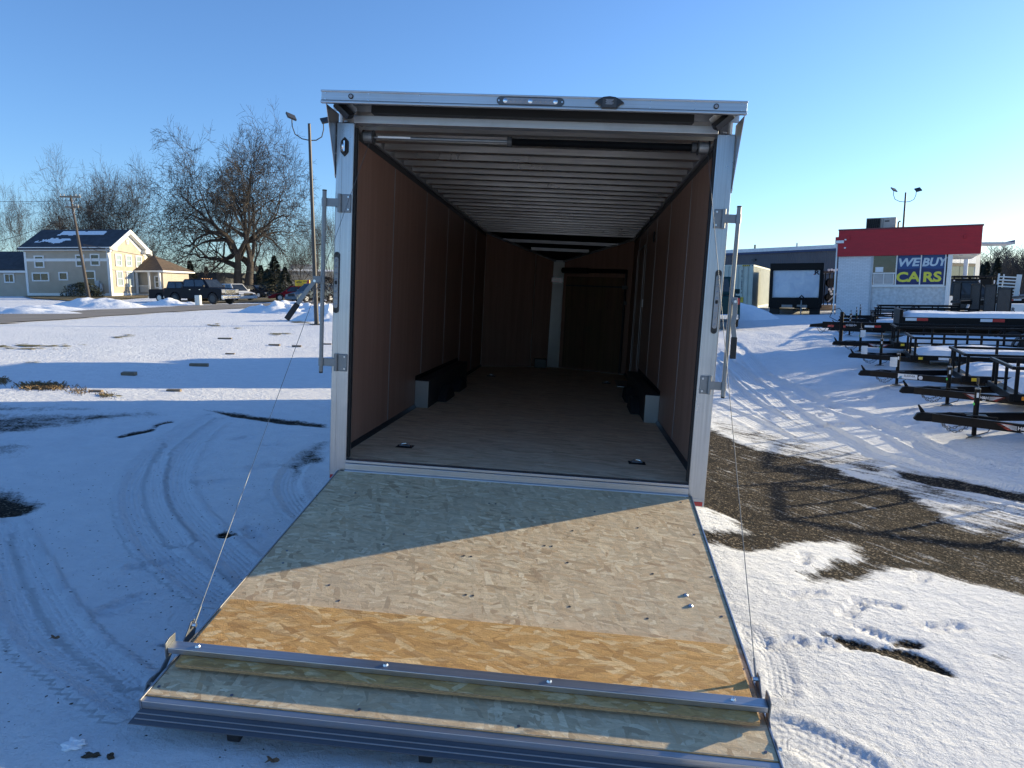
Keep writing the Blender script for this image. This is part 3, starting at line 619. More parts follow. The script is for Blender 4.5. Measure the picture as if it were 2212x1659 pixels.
# D-rings
for x, y in ((-.862, .57), (.872, .57), (-.86, 5.9), (.86, 5.9)):
    p_ = MB().box((x - .062, y - .052, .0005), (x + .062, y + .052, .003)).build('d_ring_plate', M['blackmetal'], T, .001)
    ring = [(x + .036*math.cos(a), y - .016 + .030*math.sin(a), .010 + .012*math.sin(a)) for a in [k*math.pi/8 for k in range(9)]]
    MB().tube(ring, .006, 8).build('ring', M['bolt'], p_, smooth=True); MB().tube([ring[0], ring[-1]], .0045, 8).build('ring_bar', M['zinc'], p_)
    for e in (-.042, .042): MB().tube([(x+e, y+.026, .0031), (x+e, y+.026, .005)], .005, 8).build('screw', M['bolt'], p_)
# wall panels
seams = [.102, 1.43, 2.70, 3.92, 5.1, 6.25, LEN]
for s in (-1, 1):
    for a, b in zip(seams[:-1], seams[1:]):
        x0, x1 = (-W_ - .006, -W_) if s < 0 else (W_, W_ + .006)
        o = MB().box((x0, a + .004, .004), (x1, b - .004, HC - .003)).build('wall_panel', M['luan'], T, .0012)
        for yy in (a + .35, a + .76, a + 1.12):
            for zz in (.5, 1.1, 1.7):
                xx = x1 if s < 0 else x0; 
                if a < 3: MB().tube([(xx - s*.000, yy, zz), (xx - s*.002, yy, zz)], .004, 6).build('screw', M['zinc'], o)
    for yy in seams[1:-1]:
        xe, xf_ = s*(W_ - .0002), s*(W_ - .002); MB().box((min(xe, xf_), yy - .009, .036), (max(xe, xf_), yy + .009, HC - .065)).build('seam_strip', M['alu_dull'], T)
    xo, xi = s*(W_ + .0065), s*(W_ + .0085)
    MB().box((min(xo, xi), .1, .004), (max(xo, xi), LEN, HC + .081)).build('panel_backing', M['sticker'], T)
    # exterior skin with sheets
    for a, b in zip([.1, 1.32, 2.54, 3.76, 4.98, 6.2], [1.32, 2.54, 3.76, 4.98, 6.2, LEN + .02]):
        xa, xb_ = s*(W_ + .014), s*(W_ + .030); MB().box((min(xa, xb_), a + .002, -.10), (max(xa, xb_), b - .002, HC + .084)).build('side_skin', M['white'], T, .001)
    # aluminium corner trims
    xe, xf_ = s*(W_ - .0005), s*(W_ - .026)
    MB().box((min(xe, xf_), .102, HC - .012), (max(xe, xf_), LEN - .02, HC - .004)).build('ceiling_trim', M['alu_dull'], T)
    xe, xf_ = s*(W_ - .0005), s*(W_ - .004)
    MB().box((min(xe, xf_), .102, HC - .06), (max(xe, xf_), LEN - .02, HC - .0125)).build('wall_top_trim', M['darkgrey'], T)
    MB().prism([(s*(W_-.001), .0008), (s*(W_-.026), .0008), (s*(W_-.026), .008), (s*(W_-.007), .034), (s*(W_-.001), .034)], .10, 2.44, 'y').build('cove_trim', M['alu_dark'], T)
    MB().prism([(s*(W_-.001), .0008), (s*(W_-.026), .0008), (s*(W_-.007), .034), (s*(W_-.001), .034)], 5.02, LEN, 'y').build('cove_trim', M['darkgrey'], T)
    # wheel box
    bi = s*(1.095); y0, y1 = 2.46, 5.0
    wb = MB().box((min(s*(W_-.001), bi), y0 + .004, .0005), (max(s*(W_-.001), bi), y1, .275)).build('wheel_box', M['darkgrey'], T)
    MB().box((min(s*(W_-.002), bi), y0 - .001, .0008), (max(s*(W_-.002), bi), y0 + .003, .276)).build('tread_plate', M['diamond'], wb, .002)
    MB().box((min(s*(W_-.004), bi), y0 + .02, .2755), (max(s*(W_-.004), bi), y1, .279)).build('box_top', M['darkgrey'], wb)
    for yy in np.arange(2.6, 5, .3): MB().tube([(s*(W_-.001), yy, .305), (s*(W_-.006), yy, .305)], .006, 6).build('screw', M['zinc'], wb)
    MB().box((min(s*(W_-.001), s*(W_-.004)), y0, .2795), (max(s*(W_-.001), s*(W_-.004)), y1, .325)).build('box_flange', M['blackmetal'], wb)
    # wheels below
    for yc in (3.25, 4.15):
        xw = s*1.10
        w_ = MB().tube([(xw - .10, yc, -.17), (xw + .10, yc, -.17)], .335, 28).build('wheel', M['tyre'], T, .02, True)
        MB().tube([(s*1.2, yc, -.17), (s*1.212, yc, -.17)], .20, 20).build('rim', M['rim'], w_)
# roof bows and sheet
MB().box((-W_ - .03, -.0, HC + .082), (W_ + .03, LEN, HC + .087)).build('roof_sheet', M['galv'], T)
MB().prism([(-W_-.03, LEN+.002), (W_+.03, LEN+.002), (.1, APX+.06), (-.1, APX+.06)], HC+.081, HC+.087, 'z').build('nose_roof', M['galv'], T)
rr_ = random.Random(3); y = .42; k = 0
while y < LEN - .05:
    sag = .006*rr_.random()
    prof = [(y-.075, HC+.080), (y-.075, HC+.077), (y-.046, HC+.077), (y-.044, HC+.004-sag), (y+.044, HC+.004-sag), (y+.046, HC+.077), (y+.075, HC+.077), (y+.075, HC+.080), (y+.041, HC+.080), (y+.039, HC+.008-sag), (y-.039, HC+.008-sag), (y-.041, HC+.080)]
    MB().prism(prof, -W_ + .027, W_ - .027, 'x').build('roof_bow', M['galv'], T)
    y += .305
# nose: lowered V ceiling bows, walls, white corner column, front ramp door
def vw(s, t): return (s * (W_*(1-t) + .09*t), LEN + (APX - LEN)*t)
HA = 1.87
for s in (-1, 1):
    x0, y0 = vw(s, 0); x1, y1 = vw(s, 1)
    for a, b in ((0, .72), (.72, 1)):
        xa, ya = vw(s, a + .004); xb, yb = vw(s, b - .004)
        d_ = Vector((xb-xa, yb-ya, 0)).normalized(); nn = Vector((-d_.y, d_.x, 0)) * (1 if s > 0 else -1) * -.006
        za = HC - (HC-HA)*a; zb = HC - (HC-HA)*b
        if s < 0: MB().add([(xa,ya,.004),(xb,yb,.004),(xb,yb,zb),(xa,ya,za),(xa-nn.x,ya-nn.y,.004),(xb-nn.x,yb-nn.y,.004),(xb-nn.x,yb-nn.y,zb),(xa-nn.x,ya-nn.y,za)], [(0,1,2,3),(7,6,5,4),(0,4,5,1),(1,5,6,2),(2,6,7,3),(3,7,4,0)]).build('nose_panel', M['luan'], T)
    if s > 0:
        MB().add([(x0,y0,.004),(x1,y1,.004),(x1,y1,HA),(x0,y0,HC),(x0,y0+.02,.004),(x1,y1+.02,.004),(x1,y1+.02,HA),(x0,y0+.02,HC)], [(0,1,2,3),(7,6,5,4),(0,4,5,1),(1,5,6,2),(2,6,7,3),(3,7,4,0)]).build('nose_panel', M['luan'], T)
    # exterior
    MB().add([(x0+s*.02,y0,-.1),(x1+s*.02,y1+.05,-.1),(x1+s*.02,y1+.05,HC+.083),(x0+s*.02,y0-.01,HC+.083),(x0+s*.03,y0+.02,-.1),(x1+s*.03,y1+.07,-.1),(x1+s*.03,y1+.07,HC+.083),(x0+s*.03,y0+.02,HC+.083)], [(0,1,2,3),(7,6,5,4),(0,4,5,1),(1,5,6,2),(2,6,7,3),(3,7,4,0)]).build('nose_skin', M['white'], T)
    # dropped soffit edge trim
    MB().tube([(x0 - s*.02, y0 - .01, HC - .005), (x1 - s*.02, y1 - .03, HA + .01)], .022, 6).build('nose_ceiling_trim', M['alu_dull'], T)
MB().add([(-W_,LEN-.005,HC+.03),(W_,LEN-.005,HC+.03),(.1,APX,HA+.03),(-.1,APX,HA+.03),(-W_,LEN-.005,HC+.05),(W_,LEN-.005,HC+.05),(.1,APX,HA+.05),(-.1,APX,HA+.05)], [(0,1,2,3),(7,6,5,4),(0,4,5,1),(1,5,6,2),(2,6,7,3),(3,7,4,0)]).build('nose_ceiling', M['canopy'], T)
for t, wd in ((.22, .98), (.50, .5)):
    z = HC - (HC-HA)*t; y = LEN + (APX-LEN)*t
    for dy in (-.035, .035): MB().box((-wd*.98, y+dy-.018, z-.012+ (-.02 if dy>0 else 0)), (wd, y+dy+.018, z+.012+(-.02 if dy>0 else 0))).build('roof_bow', M['alu_dull'], T)
MB().add([(-.115,APX-.10,.004),(.07,APX-.05,.004),(.09,APX-.05,HA-.01),(-.095,APX-.10,HA-.01),(-.10,APX+.04,.004),(.08,APX+.04,.004),(.1,APX+.04,HA-.01),(-.08,APX+.04,HA-.01)], [(0,1,2,3),(7,6,5,4),(0,4,5,1),(1,5,6,2),(2,6,7,3),(3,7,4,0)]).build('nose_column', simple('polished_nose_cap', (.85,.84,.80), .30, .9, .05, 3), T)
box('nose_tip_skin', (-.16, APX+.075, -.1), (.16, APX+.09, HC+.083), M['white'], T)
MB().box((-1.27, -.0, HC + .03), (1.28, .012, HC + .082)).build('roof_rear_closer', M['alu_dull'], T)
box('red_tape', (-.115, APX-.107, 1.50), (.075, APX-.1025, 1.59), M['red_lens'], T)
box('battery_box', (-.33, APX-.32, .001), (-.12, APX-.17, .16), M['plastic_black'], T, .01)
# front ramp door on the right nose wall
def wq(t, z, off): x, y = vw(1, t); return Vector((x - .5*off, y - off, z))
def wallbox(name, t0, t1, z0, z1, o0, o1, m, par):
    c = [wq(t0,z0,o0),wq(t1,z0,o0),wq(t1,z1,o0),wq(t0,z1,o0),wq(t0,z0,o1),wq(t1,z0,o1),wq(t1,z1,o1),wq(t0,z1,o1)]
    return MB().add(c, [(0,1,2,3),(7,6,5,4),(0,4,5,1),(1,5,6,2),(2,6,7,3),(3,7,4,0)]).build(name, m, par)
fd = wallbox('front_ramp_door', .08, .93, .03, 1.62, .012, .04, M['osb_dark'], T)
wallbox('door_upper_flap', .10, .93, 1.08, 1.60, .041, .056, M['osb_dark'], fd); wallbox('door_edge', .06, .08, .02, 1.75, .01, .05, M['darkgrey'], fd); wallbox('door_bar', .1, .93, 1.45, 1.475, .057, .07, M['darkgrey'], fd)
MB().tube([wq(.9, 1.72, .09), wq(.05, 1.72, .09)], .035, 10).build('front_spring', M['blackmetal'], fd); MB().tube([wq(.98, 1.72, .09), wq(.6, 1.72, .09)], .05, 10).build('front_spring_tube', M['plastic_black'], fd)
for z, a in ((1.46, .10), (1.2, .06)): wallbox('door_latch', .03, a, z - .03, z + .03, .05, .07, M['zinc'], fd)
# side door outline, switch and wall ring on the right wall
for yy in (5.32, 6.45): box('door_trim', (W_ - .004, yy, .02), (W_ - .0005, yy + .02, 1.98), M['alu_dull'], T)
box('door_trim', (W_ - .004, 5.34, 1.98), (W_ - .0005, 6.45, 2.0), M['alu_dull'], T); box('light_switch', (W_ - .012, 5.05, 1.15), (W_ - .001, 5.10, 1.25), M['sticker'], T, .002)
box('step_well', (1.0, 5.5, .0008), (1.2, 6.3, .012), M['diamond'], T)
MB().tube([(W_-.012 + .0*k, 4.1 + .06*math.cos(k*math.pi/8), 1.98 + .06*math.sin(k*math.pi/8)) for k in range(17)], .006, 6).build('wall_ring', M['darkgrey'], T)
# front coupler
MB().tube([(0, APX, -.1), (0, APX + 1.0, -.1)], .05, 6).build('coupler_tongue', M['blackmetal'], T)

# ------------------------------------------------------------------ ramp
RA = .1652; RMM = Matrix.Translation((0.0, 0, -.06)) @ Matrix.Rotation(R(180), 4, 'Z') @ Matrix.Rotation(RA, 4, 'X')
# ramp frame: local x is flipped to match, t runs away from the hinge, n is up from the board
RMx = Matrix(((1,0,0,0),(0,-math.cos(RA),math.sin(RA)*-1,0),(0,-math.sin(RA),math.cos(RA),-.062),(0,0,0,1)))
def rbox(x0, x1, t0, t1, n0, n1): return MB().box((x0, t0, n0), (x1, t1, n1), RMx)
ramp_o = rbox(-1.165, 1.172, .028, .80, -.016, 0)
door = empty('ramp_door'); door.parent = TR
rbox(-1.168, 1.172, .028, 2.205, -.0165, 0).build('ramp_board', M['osb_ramp'], door, .002)
rbox(-1.166, 1.170, 2.2052, 2.2078, -.0155, -.001).build('ramp_board_edge', M['osb_edge'], door)
rbox(-1.168, 1.172, .03, 2.21, -.050, -.0175).build('ramp_core', M['darkgrey'], door)
for x0, x1 in ((-1.1785, -1.1685), (1.1725, 1.1825)):
    rbox(x0, x1, .02, 2.24, -.055, .004).build('ramp_side_rail', M['alu_v'], door, .002)
# loose flap board laid over the end, raw side up, under the bar
rbox(-1.135, 1.138, 1.602, 2.060, .0145, .0305).build('flap_board', M['osb_gold'], door, .0015)
rbox(-1.133, 1.136, 2.0602, 2.0630, .0155, .0295).build('flap_board_edge', M['osb_edge'], door)
bar = rbox(-1.195, 1.177, 1.962, 2.012, .034, .060).build('flap_bar', M['alu_h'], door, .003)
for x in (-1.08, -.3, .35, 1.05): 
    c = RMx @ Vector((x, 1.985, .060)); d2 = RMx @ Vector((x, 1.985, .067)); MB().tube([c, d2], [.011, .007], 10).build('screw', M['bolt'], bar)
for s in (-1, 1):
    xx = -1.2005 if s < 0 else 1.178
    prof = [(1.945, .085), (1.985, .090), (2.018, .082), (2.022, .018), (2.07, -.004), (2.13, .010), (2.155, .006), (2.185, -.028), (2.165, -.045), (2.10, -.032), (2.05, -.032), (1.995, .003), (1.955, .03)]
    vsx = MB().prism(prof, xx, xx + .0055, 'x'); vsx.v = [tuple(RMx @ Vector(p)) for p in vsx.v]
    br = vsx.build('flap_arm', M['zinc'], door, .001)
    c = RMx @ Vector((xx - .010, 2.135, -.012)); d2 = RMx @ Vector((xx + .022, 2.135, -.012)); MB().tube([c, d2], .008, 8).build('bolt', M['bolt'], br)
    prof = [(1.80, .052), (1.83, .055), (1.86, .030), (1.925, -.012), (1.915, -.035), (1.82, -.03), (1.79, .02)]
    vsx = MB().prism(prof, xx + (.004 if s > 0 else .0) - .0, xx + .0055 + (.004 if s > 0 else 0), 'x'); vsx.v = [tuple(RMx @ Vector(p)) for p in vsx.v]
    cbk = vsx.build('cable_bracket', M['zinc'], door, .001)
    c = RMx @ Vector((xx + (.0 if s < 0 else -.018), 1.825, .038)); d2 = RMx @ Vector((xx + (.024 if s < 0 else .010), 1.825, .038)); MB().tube([c, d2], .009, 8).build('bolt', M['bolt'], cbk)
    a = RMx @ Vector((xx + (.014 if s < 0 else -.004), 1.825, .040)); b_ = Vector((-1.068 if s < 0 else 1.130, .14, 2.13))
    MB().tube([a, a + (b_ - a)*.5 + Vector((0, 0, -.012)), b_], .0018, 6).build('lift_cable', M['zinc'], T, smooth=True)
    MB().tube([a, a + (b_ - a)*.025], .0045, 8).build('cable_crimp', M['zinc'], cbk)
# end channel and sloping apron
ec = rbox(-1.172, 1.176, 2.2085, 2.236, -.055, -.004).build('end_channel', M['alu_h'], door, .002)
ap = MB().add([tuple(RMx @ Vector(p)) for p in [(-1.174,2.2362,-.035),(1.178,2.2362,-.035),(1.198,2.285,-.066),(-1.198,2.285,-.066),(-1.174,2.2362,-.05),(1.178,2.2362,-.05),(1.198,2.285,-.070),(-1.198,2.285,-.070)]], [(0,1,2,3),(7,6,5,4),(0,4,5,1),(1,5,6,2),(2,6,7,3),(3,7,4,0)]).build('apron', M['alu_dark'], door, .0015)
for t in (2.252, 2.268):
    f = (t - 2.2362)/.049; n_ = -.035 - .033*f; rbox(-1.18, 1.185, t, t + .003, n_, n_ + .0035).build('apron_ridge', M['alu_dull'], ap)
for x in (-.82, -.1, .75): rbox(x, x + .05, 2.24, 2.28, -.105, -.071).build('rubber_foot', M['rubber'], door, .005)
# screws in the ramp board (dark heads), two large bolts near the right edge
for x, t in [(-.95,.35),(-.62,.35),(-.1,.35),(-.06,.35),(.55,.35),(1.1,.12),(-.52,.82),(.27,.82),(.31,.82),(.05,.55),(.42,.62),(.80,.52),(1.12,.55),(-1.08,1.1),(-1.05,1.22),(-.6,.95),(-.15,1.0),(-.11,1.0),(.40,.98),(.84,1.02),(-.75,1.38),(-.66,1.5),(-.08,1.36),(-.045,1.36),(.42,1.38),(.78,1.42),(1.13,1.35),(1.145,1.0),(1.15,1.72),(-1.145,2.16),(1.135,2.17),(-.35,2.17),(-.85,2.165),(.25,2.17)]:
    c = RMx @ Vector((x, t, .0002)); d2 = RMx @ Vector((x, t, .0022)); MB().tube([c, d2], .0065, 8).build('screw', M['screw'], door)
for x, t in [(.985,1.195),(.995,1.285)]:
    c = RMx @ Vector((x, t, .0002)); d2 = RMx @ Vector((x, t, .003)); e2 = RMx @ Vector((x, t, .008)); MB().tube([c, d2, e2], [.013, .013, .007], 14).build('large_bolt', M['bolt'], door)
# ------------------------------------------------------------------ frames for things standing on the ground
def gat(px, py, D):                     # place seen at a pixel at a distance, dropped to the ground
    p = at(px, py, D); return Vector((p[0], p[1], g1(p[0], p[1])))
def camdir(a, b): v = CR * a + CF * b; return math.atan2(v[1], v[0])     # heading of a direction given as (to the right, away)
def hit(px, py, o, n):                  # meets the plane through o with normal n
    r = Vector(ray(px, py)); e = Vector(EYE); t = (Vector(o) - e).dot(n) / r.dot(n); return e + r * t
def local(root, p): return root.matrix_world.inverted() @ Vector(p)
def mw(root): bpy.context.view_layer.update(); return root.matrix_world.copy()

# ------------------------------------------------------------------ road, verges
def sheet(name, poly, dz_, m, cell, kind='structure', warp=.4, ws=.8, px=True):
    P = gpoly(poly) if px else np.array(poly, float); lo = P.min(0) - cell; hi = P.max(0) + cell
    xs = np.arange(lo[0], hi[0], cell); ys = np.arange(lo[1], hi[1], cell); XX, YY = np.meshgrid(xs, ys)
    c = sdf_poly(XX.ravel(), YY.ravel(), P).reshape(XX.shape) + warp * fbm(XX*ws, YY*ws, 5); keep = c < 0
    if name == 'thin_grass': keep &= (fbm(XX*3.1, YY*7.3, 4) > .05 - np.clip(-c, 0, .5)*.3)
    ZZ = gz(XX, YY); vid = -np.ones(XX.shape, int); vs = []; fs = []
    drift_ = .05 * fbm(XX*.33, YY*.33, 3) * np.clip((np.hypot(XX, YY) - 7) / 8, 0, 1) * np.clip(1 - (np.hypot(XX, YY)-60)/60, 0, 1)
    mic = .010*fbm(XX*2.1+3, YY*2.1, 4)
    def vi(i, j):
        if vid[i, j] < 0: vid[i, j] = len(vs); vs.append((XX[i,j], YY[i,j], ZZ[i,j] + drift_[i,j] + mic[i,j] + dz_))
        return vid[i, j]
    ii, jj = np.nonzero(keep[:-1,:-1] & keep[1:,:-1] & keep[:-1,1:] & keep[1:,1:])
    for i, j in zip(ii, jj): fs.append((vi(i,j), vi(i,j+1), vi(i+1,j+1), vi(i+1,j)))
    me = bpy.data.meshes.new(name); me.from_pydata(vs, [], fs); me.materials.append(m)
    me.polygons.foreach_set('use_smooth', [True]*len(me.polygons))
    o = bpy.data.objects.new(name, me); COL.objects.link(o); o['kind'] = kind; return o
def roadmat():
    m, nt, b = newmat('worn_road_asphalt'); v = coords(nt); n = noise(nt, v, .6, 5, .65); n2 = noise(nt, v, 18, 4, .7)
    c = ramp(nt, n, [(.3, (.20,.175,.145)), (.7, (.30,.265,.22))]); c = mixc(nt, mth(nt, 'MULTIPLY', n2, .35), c, (.14,.12,.10))
    L(nt, c, b.inputs['Base Color']); b.inputs['Roughness'].default_value = .85; bump(nt, n2, .6, .01, b); return m
M['road'] = roadmat()
M['grass'] = simple('dormant_brown_grass', (.17,.125,.055), .95, 0, .45, 3, .03, 25); M['grass_green'] = simple('thin_winter_grass', (.15,.125,.045), .95, 0, .4, 5, .02, 25)
sheet('road', [(-500,716),(0,702),(322,679),(606,661.6),(800,651),(900,646),(900,642),(700,651),(612,654),(428,660),(66,676),(-60,680),(-400,684)], .035, M['road'], .6, warp=.25)
sheet('verge', [(42,641.5),(160,639),(330,639.5),(345,644),(200,646.5),(60,646)], .09, M['grass'], .5)
sheet('verge', [(350,651),(480,649),(530,645),(600,644.5),(640,645),(655,649),(560,654),(440,656.5)], .10, M['grass'], .5, warp=.3)
sheet('thin_grass', [(-30,747),(60,745),(170,744),(185,747),(120,753),(60,756),(-30,753)], .020, M['grass_green'], .06, 'stuff', .45, 1.6)
sheet('thin_grass', [(40,752),(110,752),(150,755),(100,760),(60,760)], .020, M['grass'], .06, 'stuff', .3, 1.6)
for q in ([(225,728),(280,722),(300,725),(260,733)], [(440,702),(470,700),(480,705),(450,707)], [(500,707),(530,708),(510,712)], [(575,718),(640,719),(610,725),(580,723)], [(600,688),(640,692),(680,701),(660,703),(610,694)], [(45,780),(80,782),(60,785)], [(0,818),(30,822),(25,832),(0,830)], [(205,852),(240,853),(235,858),(210,857)], [(255,857),(275,859),(270,862)], [(290,735),(340,729),(335,734)]):
    sheet('thin_grass', q, .018, M['grass_green'], .045, 'stuff', .16, 2.5)
# ------------------------------------------------------------------ lumps of snow
def mound(name, px, py, D, wx, wy, h, label, cat='snow pile', rough=.25, seed=0, head=0, m=None, group=None, freq=1.2, nn=44):
    o = gat(px, py, D); hd_ = camdir(1, 0) + head
    vs = []; fs = []; ca, sa = math.cos(hd_), math.sin(hd_)
    for i in range(nn + 1):
        for j in range(nn + 1):
            u = i / nn * 2 - 1; v = j / nn * 2 - 1; r = math.hypot(u, v); x = u * wx; y = v * wy
            X_ = o.x + x*ca - y*sa; Y_ = o.y + x*sa + y*ca
            hh = h * (max(0, 1 - r**2) ** 1.15) * (1 + rough * float(fbm(np.array([X_*freq + seed]), np.array([Y_*freq]), 4)[0]) * 2) 
            vs.append([X_, Y_, hh])
    gzs = gz(np.array([v[0] for v in vs]), np.array([v[1] for v in vs]))
    for v, g_ in zip(vs, gzs): v[2] = v[2] + g_ - .06 + .02
    vs = [(v[0]-o.x, v[1]-o.y, v[2]-o.z) for v in vs]
    for i in range(nn):
        for j in range(nn): fs.append((i*(nn+1)+j, (i+1)*(nn+1)+j, (i+1)*(nn+1)+j+1, i*(nn+1)+j+1))
    ob = MB().add(vs, fs).build(name, m or M['snow'], None, smooth=True); ob.location = o
    return tag(ob, label, cat, group)
mound('snow_pile', 96, 664, 42, 2.6, 1.6, .3, 'low plowed snow pile on the far side of the road, nearer the left house wing', group='plowed snow piles', seed=3).location.x += 0
mound('snow_pile', 205, 666, 47, 3.6, 1.8, .62, 'rounded plowed snow pile in front of the utility pole beside the house', seed=9, group='plowed snow piles')
mound('snow_pile', 20, 684, 34, 4.0, 1.2, .35, 'flat plowed snow heap on the near left edge of the road', seed=5, group='plowed snow piles')
mound('snow_pile', 370, 660, 54, 2.6, 1.2, .38, 'small crusty snow heap beside the parked navy pickup', seed=15, rough=.6, group='plowed snow piles')
mound('snow_bank', 640, 672, 38, 3.4, 2.0, .50, 'lumpy white snow bank behind the tall light pole by the road', 'snow bank', .55, 20, freq=1.8)
mound('snow_bank', 705, 690, 30, 1.6, 1.2, .48, 'steep crumbled snow bank just right of the tall light pole', 'snow bank', .6, 31, freq=2.2)
mound('snow_bank', 1590, 690, 33, 2.0, 2.0, .72, 'smooth bluish snow bank in front of the shipping container', 'snow bank', .12, 40, freq=.7)
mound('snow_pile', 2049, 660, 33.5, .7, .6, 1.0, 'snow heap against the right end of the red-topped kiosk', seed=44, group='plowed snow piles')
mound('snow_bank', 2215, 700, 30, 4.5, 1.0, .3, 'low sunlit snow ridge behind the row of utility trailers', 'snow bank', .3, 47)
# boards lying in the snow
bd = [(279,809,15.0,.26,.09,.07,3,'short weathered board end sticking out of the shaded snow, leftmost of the boards'),(430,788,17.5,.42,.06,.05,2,'long weathered board in the shaded snow left of the trailer'),
      (486,731.5,25,.44,.06,.06,1,'pale sunlit board lying farthest out on the bright snow'),(593,745,22.8,.35,.06,.05,-1,'pale sunlit board left of the lift cable'),(641,747.5,22.4,.28,.06,.05,1,'dark board just right of the lift cable on bright snow'),
      (376,843,12.6,.24,.05,.02,1,'thin dark slat almost buried at the edge of the shaded strip'),(208,845,12.2,.2,.05,.02,1,'thin dark slat left of the grass tuft'),(497,763.5,20.3,.24,.05,.02,2,'thin slat lying on bright snow above the shadow edge'),(706,743,23,.3,.06,.04,1,'board end beside the lock bar of the trailer')]
M['oldwood'] = simple('weathered_board', (.20,.155,.11), .85, 0, .3, 12, .004, 60, (1,8,8))
for px, py, D, hl, hw, hh, a, lb_ in bd:
    p = gp(px, py + 2); o = MB().box((-hl*.45, -hw*.8, -.05), (hl*.45, hw*.8, hh*.6)).build('wooden_board', M['oldwood'], None, .004); o.location = (p[0], p[1], g1(p[0], p[1]) + .02); o.rotation_euler = (R(a), R(a*.7), camdir(1, .05*a))
    tag(o, lb_, 'board', 'loose boards frozen into the snow')
# dry grass tufts
def tufts(name, px0, px1, py, n, h, label):
    mb = MB(); rn = random.Random(px0)
    for i in range(n):
        q = (px0 + px1)/2 + (px1 - px0)*.27*rn.gauss(0, 1); p = gp(q, py + 3.2*rn.gauss(0, 1)); z = g1(p[0], p[1]) + .0
        a = rn.uniform(0, 6.28); l = h * rn.uniform(.4, 1); dx, dy = math.cos(a)*l*rn.uniform(.3,1.1), math.sin(a)*l*rn.uniform(.3,1.1); w_ = .006
        mb.add([(p[0]-w_, p[1], z), (p[0]+w_, p[1], z), (p[0]+dx*.5, p[1]+dy*.5, z+l*.7), (p[0]+dx, p[1]+dy, z+l*.8)], [(0,1,2),(0,2,3)])
    o = mb.build(name, simple(name + '_stalk', (.20,.135,.07), .9, 0, .3, 5), None, kind='stuff'); return o
tufts('dry_grass', 45, 138, 838, 900, .09, ''); tufts('dry_grass', 150, 190, 847, 150, .06, ''); tufts('dry_grass', -10, 20, 826, 150, .08, ''); tufts('dry_grass', 210, 245, 855, 120, .05, '')
# frozen mud clod and a dead leaf in the left foreground
def clod(px, py, s, label, cat, seed, m):
    p = gp(px, py); bm = bmesh.new(); bmesh.ops.create_icosphere(bm, subdivisions=3, radius=1)
    for v in bm.verts:
        k = 1 + .9*float(fbm(np.array([v.co.x*1.7+seed]), np.array([v.co.y*1.7+v.co.z]), 3)[0]); v.co = Vector((v.co.x*s[0]*k, v.co.y*s[1]*k, v.co.z*s[2]*k))
    me = bpy.data.meshes.new(cat); bm.to_mesh(me); bm.free(); me.materials.append(m); o = bpy.data.objects.new(label[1], me); COL.objects.link(o); o.location = (p[0], p[1], g1(p[0], p[1])); tag(o, label[0], cat); return o
M['mud'] = simple('frozen_mud', (.05,.035,.022), .9, 0, .4, 30, .004, 80)
clod(200, 1632, (.034, .015, .012), ('dark frozen mud clod on the snow left of the ramp tip', 'mud_clod'), 'mud clod', 1, M['mud'])
clod(238, 1636, (.014, .010, .014), ('small upright mud crumb beside the larger clod', 'mud_clod'), 'mud clod', 5, M['mud'])
clod(158, 1606, (.04, .03, .014), ('lump of packed snow left of the dark mud clod', 'snow_lump'), 'snow lump', 7, M['snow'])
lp = gp(1230/2.2, 1659/2.2*2.2)
def leaf(px, py, label):
    p = gp(px, py); mb = MB(); vs = [(0,0,.004)] + [(.022*math.cos(a)*(1+.35*math.cos(5*a)), .016*math.sin(a)*(1+.3*math.cos(5*a)), .006+.006*math.sin(3*a)) for a in [k*math.pi/12 for k in range(24)]]
    o = mb.add(vs, [(0, i+1, (i+1)%24+1) for i in range(24)]).build('dead_leaf', simple('dead_leaf', (.16,.09,.045), .8), None); o.location = (p[0], p[1], g1(p[0], p[1]) + .012); tag(o, label, 'leaf')
leaf(588, 1651, 'curled brown dead leaf on the snow under the ramp tip'); leaf(118, 1384, 'small brown leaf on the shaded snow beside a tyre track')

# ------------------------------------------------------------------ parked utility trailers
def chain(pts, par, name='safety_chain'):
    mb = MB(); pts = [Vector(p) for p in pts]; k = 0
    tot = sum((b-a).length for a, b in zip(pts[:-1], pts[1:])); n = int(tot / .034); 
    def pos(s):
        for a, b in zip(pts[:-1], pts[1:]):
            l = (b-a).length
            if s <= l: return a + (b-a)*(s/l), (b-a).normalized()
            s -= l
        return pts[-1], (pts[-1]-pts[-2]).normalized()
    for i in range(n):
        p, t = pos(i*.034 + .017); sd_ = t.cross(Vector((0,1,0))).normalized(); sd_ = sd_ if i % 2 else t.cross(sd_).normalized()
        ring = [p + t*.024*math.cos(a) + sd_*.013*math.sin(a) for a in [q*math.pi/4 for q in range(9)]]
        mb.tube(ring, .0042, 4, False)
    return mb.build(name, M['zinc'], par, smooth=True)
def sag(a, b, d, n=10): a = Vector(a); b = Vector(b); return [a + (b-a)*(i/n) - Vector((0,0,d*4*(i/n)*(1-i/n))) for i in range(n+1)]
